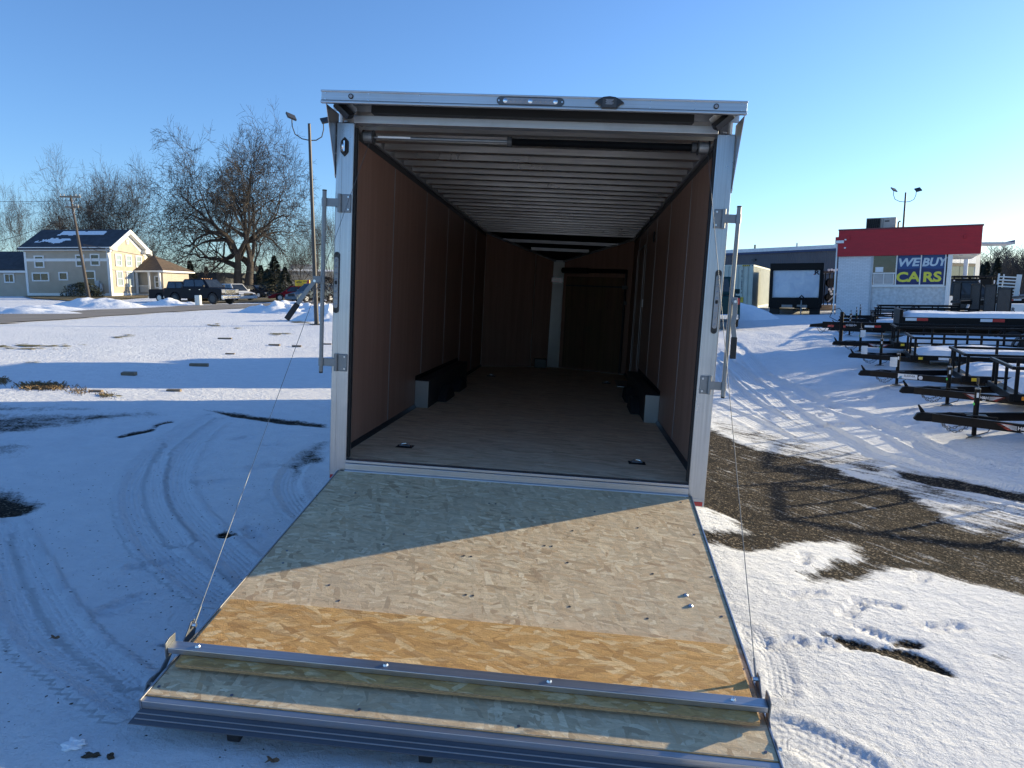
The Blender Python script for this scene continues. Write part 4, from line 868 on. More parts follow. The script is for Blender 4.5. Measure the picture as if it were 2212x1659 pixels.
def utility_trailer(px, py, D, bed, w2, label, detail=2, gate=False, snow=True, deck_h=.34, rail=.72, xb=.68, sticker=None, fenders=None, amber=None, jack_far=False, snowh=.07, head=None):
    root = empty('utility_trailer', gat(px, py, D), camdir(.91, -.415) if head is None else head, label, 'utility trailer', 'utility trailers parked in a row')
    bm_ = M['blackmetal']; tz0, tz1 = .17, .275
    # coupler, A-frame
    MB().prism([(-.66,tz0+.02),(-.62,tz1-.01),(-.56,tz1+.005),(-.42,tz1-.0),(-.36,tz0+.0),(-.62,tz0-.0)], -.045, .045, 'y').build('coupler', bm_, root, .008)
    MB().prism([(-.585,tz1+.0),(-.62,tz1+.09),(-.605,tz1+.10),(-.56,tz1+.045),(-.53,tz1+.0)], -.008, .008, 'y').build('coupler_latch', bm_, root)
    for s in (-1, 1):
        a = Vector((-.45, s*.03, 0)); b = Vector((xb + .30, s*w2*.92, 0)); d = (b-a).normalized(); n_ = Vector((-d.y, d.x, 0))
        vs = []
        for p in (a, b):
            for e in (-.025, .025):
                for z in (tz0, tz1): vs.append(p + n_*e + Vector((0,0,z)))
        tb = MB().add(vs, [(0,1,3,2),(4,6,7,5),(0,4,5,1),(2,3,7,6),(1,5,7,3),(0,2,6,4)]).build('tongue_beam', bm_, root, .004)
        if s < 0 and detail:
            off = n_ * -.0262
            def onb(t, z): return a + d*t + off + Vector((0,0,z))
            F = frame_M(onb(.95, (tz0+tz1)/2), d, Vector((0,0,1)), -n_)
            if sticker == 'wings':
                text('brand_print', 'H&H', .055, M['silver'], tb, F, .001, .002, sx=1.0)
                def pz(nm, m, pr, e): MB().prism(pr, -e, e, 'z', F).build(nm, m, tb)
                for sg in (-1, 1):
                    for k in range(5):
                        z = .022 - .011*k; l = .17 - .025*k
                        pz('wing_print', M['silver'], [(sg*.065, z), (sg*(.065+l), z+.010), (sg*(.065+l*.8), z+.001), (sg*.065, z-.005)], .001)
                    for k in range(4): pz('flame_print', M['red_paint'], [(sg*.10, .034-.02*k), (sg*(.29-.03*k), .032-.016*k), (sg*.15, .027-.02*k)], .0006)
                pz('shield_print', M['silver'], [(-.03,-.034),(.03,-.034),(0,-.052)], .001)
            if sticker == 'label':
                def rp(t0, t1, z0, z1, nm, m, e=.0008): 
                    G = frame_M(onb(0, 0), d, Vector((0,0,1)), -n_); MB().prism([(t0,z0),(t1,z0),(t1,z1),(t0,z1)], 0, e, 'z', G).build(nm, m, tb)
                rp(.50, .83, tz0+.012, tz1-.008, 'name_plate', M['sticker']); G = frame_M(onb(.70, (tz0+tz1)/2+.012), d, Vector((0,0,1)), -n_)
                text('name_print', 'ELKRIVER', .050, M['ink'], tb, G, .0015, .0006, sx=.9)
                G = frame_M(onb(0, 0), d, Vector((0,0,1)), -n_); MB().prism([(.51,tz0+.015),(.57,tz0+.015),(.565,tz0+.06),(.53,tz0+.045)], .001, .002, 'z', G).build('name_logo', simple('blue_print', (.05,.25,.40), .5), tb)
                G = frame_M(onb(.885, (tz0+tz1)/2), d, Vector((0,0,1)), -n_); MB().tube([G @ Vector((0,0,0)), G @ Vector((0,0,.001))], .036, 18).build('round_sticker', M['silver'], tb)
    box('jack_plate', (-.1, -.10, tz1), (.12, .10, tz1 + .008), bm_, root)
    jk = MB().tube([(0,0,tz0-.02),(0,0,.60)], .030, 14).build('jack', bm_, root, smooth=True)
    MB().tube([(0,0,.03),(0,0,tz0-.02)], .026, 12).build('jack_leg', bm_, jk, smooth=True); box('jack_foot', (-.07,-.07,.02), (.07,.07,.032), M['zinc'], jk)
    MB().tube([(0,0,.60),(0,0,.615)], .032, 14).build('jack_cap', M['zinc'], jk)
    if detail:
        if jack_far: MB().tube([(0,0,.63),(.05,.02,.66),(.08,.03,.67)], .006, 6).build('jack_crank', M['zinc'], jk)
        else: MB().tube([(0,0,.615),(.01,0,.63),(-.01,-.02,.67)], .007, 6).build('jack_crank', M['zinc'], jk); MB().tube([(-.01,-.02,.665),(-.012,-.02,.74)], .014, 10).build('crank_grip', M['rubber'], jk)
        MB().tube([(-.028,-.01,.42),(-.0305,-.011,.42)], .018, 12).build('round_sticker', M['green_sticker'], jk)
        box('jack_sticker', (-.012, -.0315, .50), (.012, -.030, .56), M['sticker'], jk)
        chain(sag((-.36, -.05, tz0), (-.06, -.06, tz0 + .01), .105), root); chain(sag((-.36, .02, tz0), (-.10, .05, tz0 + .01), .075), root)
        MB().tube([(-.40,-.04,tz1),(-.28,-.06,tz1+.03),(.2,-.16,tz1+.01),(.10,-.22,.12),(-.12,-.26,.035)], .006, 6).build('wiring_lead', M['rubber'], root)
    # bed frame
    x0, x1 = xb, xb + bed; dh = deck_h
    for s in (-1, 1):
        MB().box((x0, min(s*w2, s*(w2-.05)), dh-.10), (x1, max(s*w2, s*(w2-.05)), dh)).build('side_rail', bm_, root, .004)
        MB().box((x0+.0, min(s*w2, s*(w2-.045)), rail-.045), (x1, max(s*w2, s*(w2-.045)), rail)).build('top_rail', bm_, root, .004)
        k = 0; n = max(3, int(round(bed/.75)))
        for i in range(n+1):
            xx = x0 + .0 + (bed-.05)*i/n; MB().box((xx, min(s*(w2-.003), s*(w2-.043)), dh), (xx+.045, max(s*(w2-.003), s*(w2-.043)), rail-.045)).build('post', bm_, root, .003)
        # fender + wheel
        for xc in (fenders or (x0 + bed*.62,)):
            pr = [(xc + .40*math.cos(a), .29 + .36*math.sin(a)) for a in [math.pi*k/10 for k in range(11)]] + [(xc + .385*math.cos(a), .29 + .345*math.sin(a)) for a in [math.pi*(10-k)/10 for k in range(11)]]
            lo, hi = (w2+.01, w2+.25); MB().prism(pr, min(s*lo, s*hi), max(s*lo, s*hi), 'y').build('fender', bm_, root)
            wh = MB().tube([(xc, s*(w2+.04), .29), (xc, s*(w2+.22), .29)], .29, 20).build('wheel', M['tyre'], root, .015, True); MB().tube([(xc, s*(w2+.221), .29), (xc, s*(w2+.226), .29)], .17, 14).build('rim', M['rim'], wh)
            if s < 0: box('fender_sticker', (xc-.05, -(w2+.2), .6525), (xc+.05, -(w2+.1), .655), M['sticker'], root)
    MB().box((x0-.05, -w2, dh-.11), (x0, w2, dh)).build('front_rail', bm_, root, .004); MB().box((x0-.045, -w2, rail-.045), (x0-.001, w2, rail)).build('front_top_rail', bm_, root, .004)
    for y_ in (-.33, .33): MB().box((x0-.04, y_-.02, dh), (x0-.004, y_+.02, rail-.045)).build('front_post', bm_, root)
    nb = int(w2*2/.15)
    for i in range(nb):
        y_ = -w2 + .05 + i*(2*w2-.1)/nb; MB().box((x0+.002, y_+.004, dh-.04), (x1, y_ + (2*w2-.1)/nb - .004, dh-.004)).build('deck_plank', M['oldwood'], root)
    if amber:
        MB().box((x0+.09, -w2-.012, dh-.085), (x0+.17, -w2-.001, dh-.03)).build('marker', M[amber], root, .004)
        box('vin_plate', (x0+.45, -w2-.003, dh-.08), (x0+.72, -w2-.001, dh-.03), M['sticker'] if amber == 'yellow' else M['darkgrey'], root)
    if gate:
        gh = gate; 
        gt = MB().box((x1, -w2, dh-.05), (x1+.04, -w2+.045, dh+gh)).box((x1, w2-.045, dh-.05), (x1+.04, w2, dh+gh)).box((x1, -w2+.0455, dh+gh-.05), (x1+.04, w2-.0455, dh+gh)).box((x1, -w2+.0455, dh-.05), (x1+.04, w2-.0455, dh)).build('ramp_gate', bm_, root)
        n = int(2*w2/.155)
        for i in range(1, n):
            y_ = -w2 + i*2*w2/n; MB().box((x1+.002, y_-.019, dh+.0005), (x1+.038, y_+.019, dh+gh-.0505)).build('gate_slat', M['darkgrey'], gt)
    if snow:
        nn = 26; vs = []; fs = []; my = 14
        for i in range(nn+1):
            for j in range(my+1):
                u = i/nn; v = j/my; x = x0 + .10 + u*(bed-.15); y_ = (-w2+.09) + v*(2*w2-.18); e = min(u*bed/.35, (1-u)*bed/.35, v*2*w2/.14, (1-v)*2*w2/.14, 1)
                vs.append((x, y_, dh + .0 + snowh*(math.sin(e*math.pi/2)**.8)*(1+.5*float(fbm(np.array([x*1.1+px]), np.array([y_*1.6]), 3)[0]))))
        for i in range(nn):
            for j in range(my): fs.append((i*(my+1)+j, (i+1)*(my+1)+j, (i+1)*(my+1)+j+1, i*(my+1)+j+1))
        sn = MB().add(vs, fs).build('deck_snow', M['snow'], root, smooth=True)
    return root
u1 = utility_trailer(2103, 945, 8.6, 3.6, .78, 'black utility trailer at the front of the row, its winged tongue print nearest the camera', 2, snow=True, sticker='wings', amber='amber', xb=.72)
u2 = utility_trailer(2045, 880, 10.8, 3.8, .80, 'second black utility trailer from the front, orange marker and a half-hidden winged print', 2, sticker='wings', amber='amber', snowh=.12)
u3 = utility_trailer(1936, 838, 13.2, 4.3, .90, 'black utility trailer with a white ELKRIVER plate on its tongue and square yellow marker', 2, sticker='label', amber='yellow', jack_far=True, snowh=.10, xb=.95)
u4 = utility_trailer(1901, 793, 15.6, 4.3, .86, 'black snow-filled utility trailer behind the one with the white name plate, wide yellow marker', 2, sticker=None, amber='yellow', snowh=.12, xb=.55)
u5 = utility_trailer(1857, 761, 18.0, 4.3, .88, 'black utility trailer just in front of the long deck trailer with red and white tape', 2, sticker='wings', amber='yellow', snowh=.10, xb=.75)
for u, x_, z_ in ((u3, -.05, .40), (u4, -.3, .30), (u5, .08, .42)):
    box('price_tag', (x_-.10, -.22, z_-.02), (x_+.02, -.218, z_+.16), M['paper'], u)
# far group with upright ramp gates
u6 = utility_trailer(1836, 700, 23.3, 3.5, .95, 'dark utility trailer with the rightmost and nearest upright slatted gate', 1, gate=1.25, fenders=(2.6,), snowh=.06)
u7 = utility_trailer(1838, 689, 25.6, 3.5, .95, 'dark utility trailer with the second slatted gate from the right', 1, gate=1.30, fenders=(2.5,), snowh=.06)
u8 = utility_trailer(1850, 683, 27.6, 3.2, .95, 'dark utility trailer with the second slatted gate from the left', 1, gate=1.30, fenders=(2.3,), snowh=.06)
u9 = utility_trailer(1858, 679, 29.4, 2.7, .90, 'dark utility trailer with the leftmost upright gate, right before the kiosk wall', 1, gate=1.30, fenders=(2.1,), snowh=.06)
# long deck trailer with conspicuity tape
dt = empty('deck_trailer', gat(1823, 747, 20.3), camdir(.91, -.415), 'long black deck trailer with snow on its bed and red and white reflective tape', 'deck trailer')
bm_ = M['blackmetal']
MB().box((-.6, -.07, .48), (1.5, .07, .66)).build('tongue_beam', bm_, dt, .006); MB().prism([(-.95,.50),(-.93,.58),(-.6,.62),(-.6,.50)], -.05, .05, 'y').build('coupler', bm_, dt, .006)
MB().tube([(-.1,-.09,.06),(-.1,-.09,.95)], .05, 14).build('jack', bm_, dt, smooth=True); box('jack_foot', (-.2,-.19,.0), (0,.01,.03), bm_, dt)
MB().tube([(-.1,-.09,.95),(-.18,-.09,1.05),(-.35,-.09,1.0),(-.42,-.1,.8),(-.2,-.12,.68)], .012, 6).build('brake_hose', M['rubber'], dt)
MB().box((1.28,-1.05,.92-.35), (1.36,1.05,.92+.14)).build('headboard', bm_, dt, .004)
MB().box((1.36,-1.05,.62), (8.6,-1.0,.86)).build('side_rail', bm_, dt, .004); MB().box((1.36,1.0,.62), (8.6,1.05,.86)).build('side_rail', bm_, dt, .004); MB().box((1.5,-.5,.42), (8.6,-.44,.62)).build('main_beam', bm_, dt, .004); MB().box((1.5,.44,.42), (8.6,.5,.62)).build('main_beam', bm_, dt, .004)
for k in range(14): MB().box((1.37, -1.0+.1428*k+.003, .80), (8.6, -1.0+.1428*(k+1)-.003, .85)).build('deck_plank', M['oldwood'], dt)
for x_ in (1.42, 3.1, 4.4, 5.9, 7.2, 8.2):
    box('tape_white', (x_, -1.054, .765), (x_+.26, -1.051, .84), M['sticker'], dt); box('tape_red', (x_+.262, -1.054, .765), (x_+.52, -1.051, .84), M['red_lens'], dt)
for x_, z_ in ((-.15, .50), (-.46,.51), (.75,.52)): box('tape_red', (x_, -.0735, z_), (x_+.16, -.071, z_+.06), M['red_lens'], dt)
box('tape_white', (.5, -.0735, .52), (.74, -.071, .58), M['sticker'], dt); text('wing_print', '\u003cH&H\u003e', .09, M['silver'], dt, frame_M(Vector((.15,-.0725,.57)), Vector((1,0,0)), Vector((0,0,1)), Vector((0,-1,0))), .001, .001)
for xc in (6.1, 7.0):
    for s in (-1, 1):
        wh = MB().tube([(xc, s*.70, .36), (xc, s*.95, .36)], .36, 22).build('wheel', M['tyre'], dt, .02, True); MB().tube([(xc, s*.952, .36), (xc, s*.958, .36)], .2, 14).build('rim', M['rim'], wh)
    pr = [(xc + .46*math.cos(a), .36 + .43*math.sin(a)) for a in [math.pi*k/10 for k in range(11)]] + [(xc + .44*math.cos(a), .36 + .41*math.sin(a)) for a in [math.pi*(10-k)/10 for k in range(11)]]
    MB().prism(pr, -1.10, -.99, 'y').build('fender', bm_, dt)
chain(sag((-.75,-.06,.52), (-.5,-.08,.5), .16), dt); chain(sag((-.72,-.02,.52), (-.35,-.1,.5), .13), dt)
vs = []; fs = []; nn, my = 60, 14
for i in range(nn+1):
    for j in range(my+1):
        u = i/nn; v = j/my; x = 1.38 + u*7.2; y_ = -1.03 + v*2.06; e = min(u*7/.3, 1, v*2/.12, (1-v)*2/.12)
        vs.append((x, y_, .852 + .13*(math.sin(e*math.pi/2)**.7)*(1+.4*float(fbm(np.array([x*1.0]), np.array([y_*2.]), 3)[0]))))
for i in range(nn):
    for j in range(my): fs.append((i*(my+1)+j, (i+1)*(my+1)+j, (i+1)*(my+1)+j+1, i*(my+1)+j+1))
MB().add(vs, fs).build('deck_snow', M['snow'], dt, smooth=True)
# ------------------------------------------------------------------ kiosk with red parapet
kb = gat(1804, 680, 34); KU = (CR*.868 + CF*-.497); KH = math.atan2(KU[1], KU[0])
K = empty('kiosk_building', kb, KH, 'small white brick office with a red parapet and blue WE BUY CARS window banners', 'building'); mw(K)
def whitebrick():
    m, nt, b = newmat('white_painted_brick'); v = coords(nt, (1, 1, 1), (R(90), 0, 0)); br = N(nt, 'ShaderNodeTexBrick', Scale=1.0); br.inputs['Brick Width'].default_value = .21; br.inputs['Row Height'].default_value = .07; br.inputs['Mortar Size'].default_value = .008
    L(nt, v, br.inputs['Vector']); br.inputs['Color1'].default_value = (.70,.71,.72,1); br.inputs['Color2'].default_value = (.62,.63,.64,1); br.inputs['Mortar'].default_value = (.50,.51,.52,1)
    L(nt, br.outputs[0], b.inputs['Base Color']); b.inputs['Roughness'].default_value = .8; bump(nt, br.outputs['Fac'], -.6, .01, b); return m
M['wbrick'] = whitebrick(); M['stucco'] = simple('grey_pebble_stucco', (.55,.57,.57), .9, 0, .2, 8, .008, 60); M['redband'] = simple('red_parapet_panel', (.40,.012,.022), .6, 0, .12, 2, .004, 30, (1,1,6))
M['greytrim'] = simple('grey_metal_trim', (.42,.44,.46), .5, .2, .1, 4)
def kl(px, py): return local(K, hit(px, py, kb, Vector((math.sin(KH)*1, -math.cos(KH), 0))))
xs_ = {}
xw0 = kl(1804+.0, 640).x; xa = kl((3300+485*.3617)/1.852, 640).x; xb_ = kl((3300+1345*.3617)/1.852, 640).x; xe = kl((3300+1735*.3617)/1.852, 520).x
zb = kl(1900, (700+893*.3617)/1.852).z; 
def kz(px, cy): return kl(px, (700+cy*.3617)/1.852).z
ztop = kz(1815, 620); zbb = kz(1815, 903); zs = kz((3300+900*.3617)/1.852, 1225); zh = kz((3300+900*.3617)/1.852, 878)
zwb = kz((3300+1045*.3617)/1.852, 1205)
DEP = 6.0; wl = K
MB().box((0, .02, -.6), (xa, DEP, zbb)).build('brick_wall', M['wbrick'], K, .005)
MB().box((xa, .10, -.6), (xb_ - .05, DEP, zs)).build('stucco_wall', M['stucco'], K)
MB().box((xa, .35, zs), (xb_ - .05, DEP, zbb)).build('inner_room', simple('grey_room', (.20,.21,.20), .8), K)  # solid block in one even grey behind the windows
MB().box((xa, -.0, -.6), (xa + .09, .12, zbb)).build('corner_post', M['greytrim'], K, .004)
MB().box((xb_ - .06, -.02, -.6), (xb_ + .12, .18, zbb)).build('corner_post', M['white'], K, .004)
bd_ = MB().box((-.05, -.10, zbb), (xe, DEP + .1, ztop)).build('red_parapet', M['redband'], K, .01)
MB().box((-.07, -.12, ztop), (xe + .03, DEP + .12, ztop + .07)).build('parapet_cap', simple('dark_red_cap', (.16,.02,.025), .5), bd_, .005)
nn_ = 16
for k in range(nn_): MB().box((-.049+(xe+.04)*0, -.1035, zbb + (ztop-zbb)*k/nn_ + .004), (xe-.003, -.1002, zbb + (ztop-zbb)*(k+1)/nn_ - .006)).build('parapet_board', M['redband'], bd_)
MB().box((xb_+.1, -.08, zbb-.012), (xe-.02, DEP, zbb-.002)).build('soffit', M['white'], K)
for x_ in (xb_+.45, xb_+.9): MB().tube([(x_, .6, zbb-.03), (x_, .6, zbb-.012)], .09, 14).build('soffit_light', M['greytrim'], K)
MB().prism([(xb_, .18), (xb_+.03, .18), (xb_+.03, DEP), (xb_, DEP)], zs, zbb-.013, 'z').build('side_glass', M['glass'], K)
# windows and banners
wx0 = kl((3300+512*.3617)/1.852, 620).x; wx1 = kl((3300+775*.3617)/1.852, 620).x; wx2 = kl((3300+1043*.3617)/1.852, 620).x; wx3 = kl((3300+1312*.3617)/1.852, 620).x
zw0, zw1 = zs + .03, zh
for a, b in ((wx0, wx1), (wx1, wx2), (wx2, wx3)):
    f = MB().box((a-.025, .02, zw0-.03), (a+.025, .14, zw1+.03)).box((b-.025, .021, zw0-.03), (b+.025, .141, zw1+.03)).box((a+.0255, .022, zw0-.03), (b-.0255, .14, zw0+.02)).box((a+.0255, .022, zw1-.01), (b-.0255, .14, zw1+.03)).build('window_frame', M['white'], K, .003)
    box('pane', (a+.026, .10, zw0+.021), (b-.026, .108, zw1-.011), M['glass'], f)
MB().box((xa+.09, .0, zs-.05), (xb_-.06, .16, zs-.001)).build('sill', M['white'], K, .004)
# slider pane
zm = kz((3300+640*.3617)/1.852, 1085); sl = MB().box((wx0+.03, .03, zm-.03), (wx1-.03, .09, zm+.02)).box((wx0+.06, .03, zw0+.03), (wx0+.09, .09, zm-.031)).box((wx1-.10, .03, zw0+.03), (wx1-.07, .09, zm-.031)).box(((wx0+wx1)/2-.015, .03, zw0+.03), ((wx0+wx1)/2+.015, .09, zm-.031)).box((wx0+.09, .031, zw0+.03), (wx1-.10, .089, zw0+.06)).build('slider_frame', M['white'], K)
box('slider_pane', (wx0+.09, .07, zw0+.061), (wx1-.10, .075, zm-.032), simple('pale_pane', (.28,.33,.37), .15), sl)  # pale blue-grey base colour, lighter than the other panes
box('notice', (wx0+.12, .094, zm+.05), (wx0+.45, .098, zm+.28), M['sticker'], sl)
M['banner'] = None
def bannermat():
    m, nt, b = newmat('blue_banner'); v = coords(nt); sp = nt.nodes.new('ShaderNodeSeparateXYZ'); L(nt, v, sp.inputs[0])
    k = mth(nt, 'GREATER_THAN', mth(nt, 'ADD', sp.outputs[2], mth(nt, 'MULTIPLY', mth(nt, 'SINE', mth(nt, 'MULTIPLY', sp.outputs[0], 5.0)), .02)), (zw0+zw1)/2 + .05)
    L(nt, mixc(nt, k, (.006,.018,.11), (.01,.06,.20)), b.inputs['Base Color']); b.inputs['Roughness'].default_value = .45; return m
M['banner'] = bannermat(); M['yellowprint'] = simple('yellow_lettering', (.72,.66,.06), .5, 0, .05); M['whiteprint'] = simple('pale_lettering', (.52,.62,.68), .5, 0, .05)
zc = (zw0 + zw1)/2; hw_ = zw1 - zw0
for a, b, t1, t2 in ((wx1, wx2, 'WE', 'CA'), (wx2, wx3, 'BUY', 'RS')):
    bn = MB().box((a+.028, .088, zw0+.022), (b-.028, .0985, zw1-.012)).build('window_banner', M['banner'], K)
    F = frame_M(Vector(((a+b)/2 + (-.03 if t1 == 'WE' else .02), .0875, zc + hw_*.23)), Vector((1,0,.02)), Vector((0,0,1)), Vector((0,-1,0)))
    text('lettering', t1, .50, M['whiteprint'], bn, F, .002, .018, .18, sx=1.12 if t1 == 'WE' else .98)
    F = frame_M(Vector(((a+b)/2, .0875, zc - hw_*.25)), Vector((1,0,.02)), Vector((0,0,1)), Vector((0,-1,0)))
    text('lettering', t2, .60, M['yellowprint'], bn, F, .002, .022, sx=1.15)
# camera boxes at the left corner, rooftop unit, junction boxes, downpipe
MB().tube([(-.13,.0,ztop-.75),(-.13,.0,ztop-.60)], .09, 12).build('dome_camera', M['white'], K, .02); box('camera_arm', (-.15, -.05, ztop-.58), (.2, -.14, ztop-.45), M['white'], K, .01)
MB().tube([(-.09,-.03,-.2),(-.09,-.03,ztop-.7)], .035, 8).build('downpipe', M['white'], K)
box('parapet_step', (-.18, -.08, zbb+.62), (-.055, .4, ztop-.28), M['redband'], K)
for x_, z_ in ((.40, ztop-.33), (4.3*xe/5.9+.9, ztop-.45)): box('wall_lamp', (x_-.05, -.16, z_-.08), (x_+.05, -.1036, z_+.08), M['redband'], bd_, .01)
for z_ in (ztop-.42, ztop-.80): box('junction_box', (.22, -.13, z_-.03), (.30, -.1036, z_+.03), M['sticker'], bd_)
xr0 = kl((3300+440*.3617)/1.852, 490).x; xr1 = kl((3300+748*.3617)/1.852, 490).x
ac = MB().box((xr0, .9, ztop-.1), (xr1+.1, 2.0, ztop+.62)).build('rooftop_unit', simple('beige_unit', (.46,.42,.37), .6), K, .01)
box('coil_grille', (xr0+.02, .885, ztop+.0), (xr0 + (xr1-xr0)*.52, .899, ztop+.58), M['blackmetal'], ac)
for k in range(9): box('louvre', (xr0+.03+k*.085, .875, ztop+.02), (xr0+.045+k*.085, .8845, ztop+.56), M['darkgrey'], ac)
box('unit_badge', (xr0+(xr1-xr0)*.68, .896, ztop+.42), (xr0+(xr1-xr0)*.85, .899, ztop+.48), M['darkgrey'], ac)
MB().tube([(xr1+.2, 1.2, ztop-.1), (xr1+.2, 1.2, ztop+.4), (xr1+.28, 1.2, ztop+.45)], .04, 8).build('vent_pipe', M['darkgrey'], ac)
# lamp pole behind the kiosk and the tall one on the left
def lamp_pole(px, py, D, h, arm, label, tilt=0):
    o = empty('light_pole', gat(px, py, D), camdir(1, 0) + tilt, label, 'light pole', 'light poles with two floodlights')
    s = MB().tube([(0,0,-.1),(0,0,h)], [.088, .052], 14).build('pole', simple('bronze_pole', (.055,.05,.048), .5, .3, .1), o, smooth=True)
    box('base_plate', (-.22,-.22,-.05), (.22,.22,.06), M['darkgrey'], s)
    az = h - .55
    for sg in (-1, 1):
        k = arm*(1.0 if sg < 0 else .85); pts = [(0,0,az-.05),(sg*k*.45,0,az-.02),(sg*k*.85,0,az+.12),(sg*k,0,az+.4),(sg*k,0,az+.75)]
        a = MB().tube(pts, .02, 8).build('arm', M['darkgrey'], s, smooth=True)
        Mx = Matrix.Translation((sg*(k+.05), -.12, az + .70)) @ Matrix.Rotation(R(35), 4, 'X') @ Matrix.Rotation(sg*R(-18), 4, 'Y')
        f = MB().box((-.17,-.19,-.03), (.17,.19,.04), Mx).build('floodlight', M['darkgrey'], s, .01); MB().box((-.13,-.15,-.042), (.13,.15,-.031), Mx).build('lamp_glass', M['lens'], f)
    return o
lamp_pole(684, 703, 27, 7.45, .62, 'tall bronze light pole with twin floodlights between the tree and the trailer', .5)
lamp_pole(1938, 672, 46, 7.35, .78, 'slim light pole with twin floodlights rising behind the red-topped kiosk')

# ------------------------------------------------------------------ dealership behind, canopy blade, grey building, dome
def bldg(name, label, cat, px0, py0, D0, px1, D1, dep, ztop_, mat, parts=None):
    a = at(px0, py0, D0); b = at(px1, py0, D1); v = (b - a)[:2]; ln = float(np.hypot(*v)); h = math.atan2(v[1], v[0])
    o = empty(name, Vector((a[0], a[1], g1(a[0], a[1]))), h, label, cat); mw(o)
    MB().box((0, 0, -1), (ln, dep, ztop_ - o.location.z)).build('wall', mat, o); return o, ln, ztop_ - o.location.z
def cor():
    m, nt, b = newmat('grey_metal_siding'); v = coords(nt); w_ = N(nt, 'ShaderNodeTexWave', wave_type='BANDS', bands_direction='X', Scale=1.6); L(nt, v, w_.inputs['Vector']); n = noise(nt, v, .5, 3)
    L(nt, ramp(nt, n, [(.3, (.065,.06,.07)), (.7, (.09,.085,.095))]), b.inputs['Base Color']); b.inputs['Roughness'].default_value = .6; bump(nt, w_.outputs[0], .6, .04, b); return m
M['siding'] = cor()
GBd, gl, gh_ = bldg('warehouse', 'long dark grey metal warehouse behind the container and the covered trailer', 'warehouse', 1480, 660, 68, 1862, 55, 16, 4.45, M['siding'])
MB().box((-.1,-.12,gh_), (gl+.1, 16, gh_+.30)).build('roof_edge', simple('pale_roof_edge', (.55,.56,.58), .5, .3), GBd); MB().box((-.1,-.14,gh_-.18), (gl+.1,-.005,gh_-.001)).build('eave_trim', simple('dark_blue_trim', (.015,.03,.09), .5), GBd); MB().box((-.05,-.10,gh_-2.0), (gl,-.005,gh_-1.85)).build('wall_trim', simple('dark_blue_trim', (.015,.03,.09), .5), GBd)
for x_ in (gl*.42, gl*.30): box('wall_light', (x_, -.2, gh_-.75), (x_+.35, -.006, gh_-.6), M['darkgrey'], GBd)
for x_ in (gl*.25, gl*.66): MB().tube([(x_,.1,gh_+.3),(x_,.1,gh_+.6)], .06, 8).build('roof_vent', M['greytrim'], GBd)
dm = empty('water_tank_dome', gat(1626, 640, 150), 0, 'pale domed tank roof peeking over the warehouse', 'tank'); mw(dm); 
vs = []; fs = []
dr_ = 4.1; dzb = at(1626, 549, 150)[2] - dm.location.z - 1.0
for i in range(8):
    a = i/7*math.pi/2
    for k in range(20): vs.append((dr_*math.cos(a)*math.cos(k*math.pi/10)*1.05, dr_*math.cos(a)*math.sin(k*math.pi/10)*1.05, dzb + 1.9*math.sin(a)))
for i in range(7):
    for k in range(20): fs.append((i*20+k, i*20+(k+1)%20, (i+1)*20+(k+1)%20, (i+1)*20+k))
MB().add(vs, fs).build('dome', simple('dome_panel', (.30,.36,.36), .6), dm, smooth=True); MB().tube([(0,0,-1),(0,0,dzb)], dr_, 24).build('tank_wall', M['greytrim'], dm); MB().tube([(0,0,dzb+1.85),(0,0,dzb+2.9)], .18, 8).build('vent', M['darkgrey'], dm)
DB, dl, dh_ = bldg('dealership_building', 'tall pale showroom with OFF-LEASE CONNECTION panel seen past the kiosk', 'building', 1990, 640, 44, 2110, 47, 1.5, 4.75, M['offwhite'])
ex = lambda px, py: local(DB, hit(px, py, DB.location, Vector((math.sin(DB.rotation_euler.z), -math.cos(DB.rotation_euler.z), 0))))
zg0 = ex(2080, (1010+335*.1429)/1.852).z; zg1 = ex(2080, (1010+700*.1429)/1.852).z; xg0 = ex(2043, 580).x; xg1 = ex((3780+825*.1429)/1.852, 580).x; xm = ex((3780+393*.1429)/1.852, 580).x
box('dark_lintel', (0.2, -.05, zg0-.12), (xg1, -.003, zg0+.05), M['blackmetal'], DB)
for a, b in ((xg0-2.6, xg0), (xg0+.01, xm), (xm+.06, xg1-.1)): box('pane', (a, -.03, zg0-2.4), (b, -.002, zg0-.125), simple('showroom_glass', (.12,.15,.13), .1), DB)
for a, b in ((xg0, xm-.02), (xm+.02, xg1)): box('sign_panel', (a, -.06, zg0+.08), (b, -.003, dh_-.05), M['white'], DB)
F = lambda x_, z_: frame_M(Vector((x_, -.063, z_)), Vector((1,0,0)), Vector((0,0,1)), Vector((0,-1,0)))
xo = (xm+xg1)/2; zo = (zg0+.1+dh_)/2 - .1
text('lettering', 'OFF-LEASE', .30, M['ink'], DB, F(xo, zo+.16), .003, .004); text('lettering', 'CONNECTION', .30, M['ink'], DB, F(xo, zo-.14), .003, .004)
MB().tube([(xo+.42*math.cos(a), -.066, zo-.05+.42*math.sin(a)) for a in [k*math.pi/12 for k in range(25)]], .022, 5).build('ring_logo', M['ink'], DB)
tl = simple('teal_print', (.05,.22,.30), .5); MB().tube([((xg0+xm)/2+.1+.55*math.cos(a), -.066, zo-.1+.22*math.sin(a)+.1*math.cos(a)) for a in [k*math.pi/12 for k in range(-7, 12)]], .03, 5).build('swoosh_logo', tl, DB); text('lettering', 'PRE-OWNED', .22, tl, DB, F((xg0+xm)/2+.05, zo-.08), .003, .004)
MB().box((xg1+.05,-.03,-.5), (dl,-.002,dh_)).build('end_pier', M['greytrim'], DB)
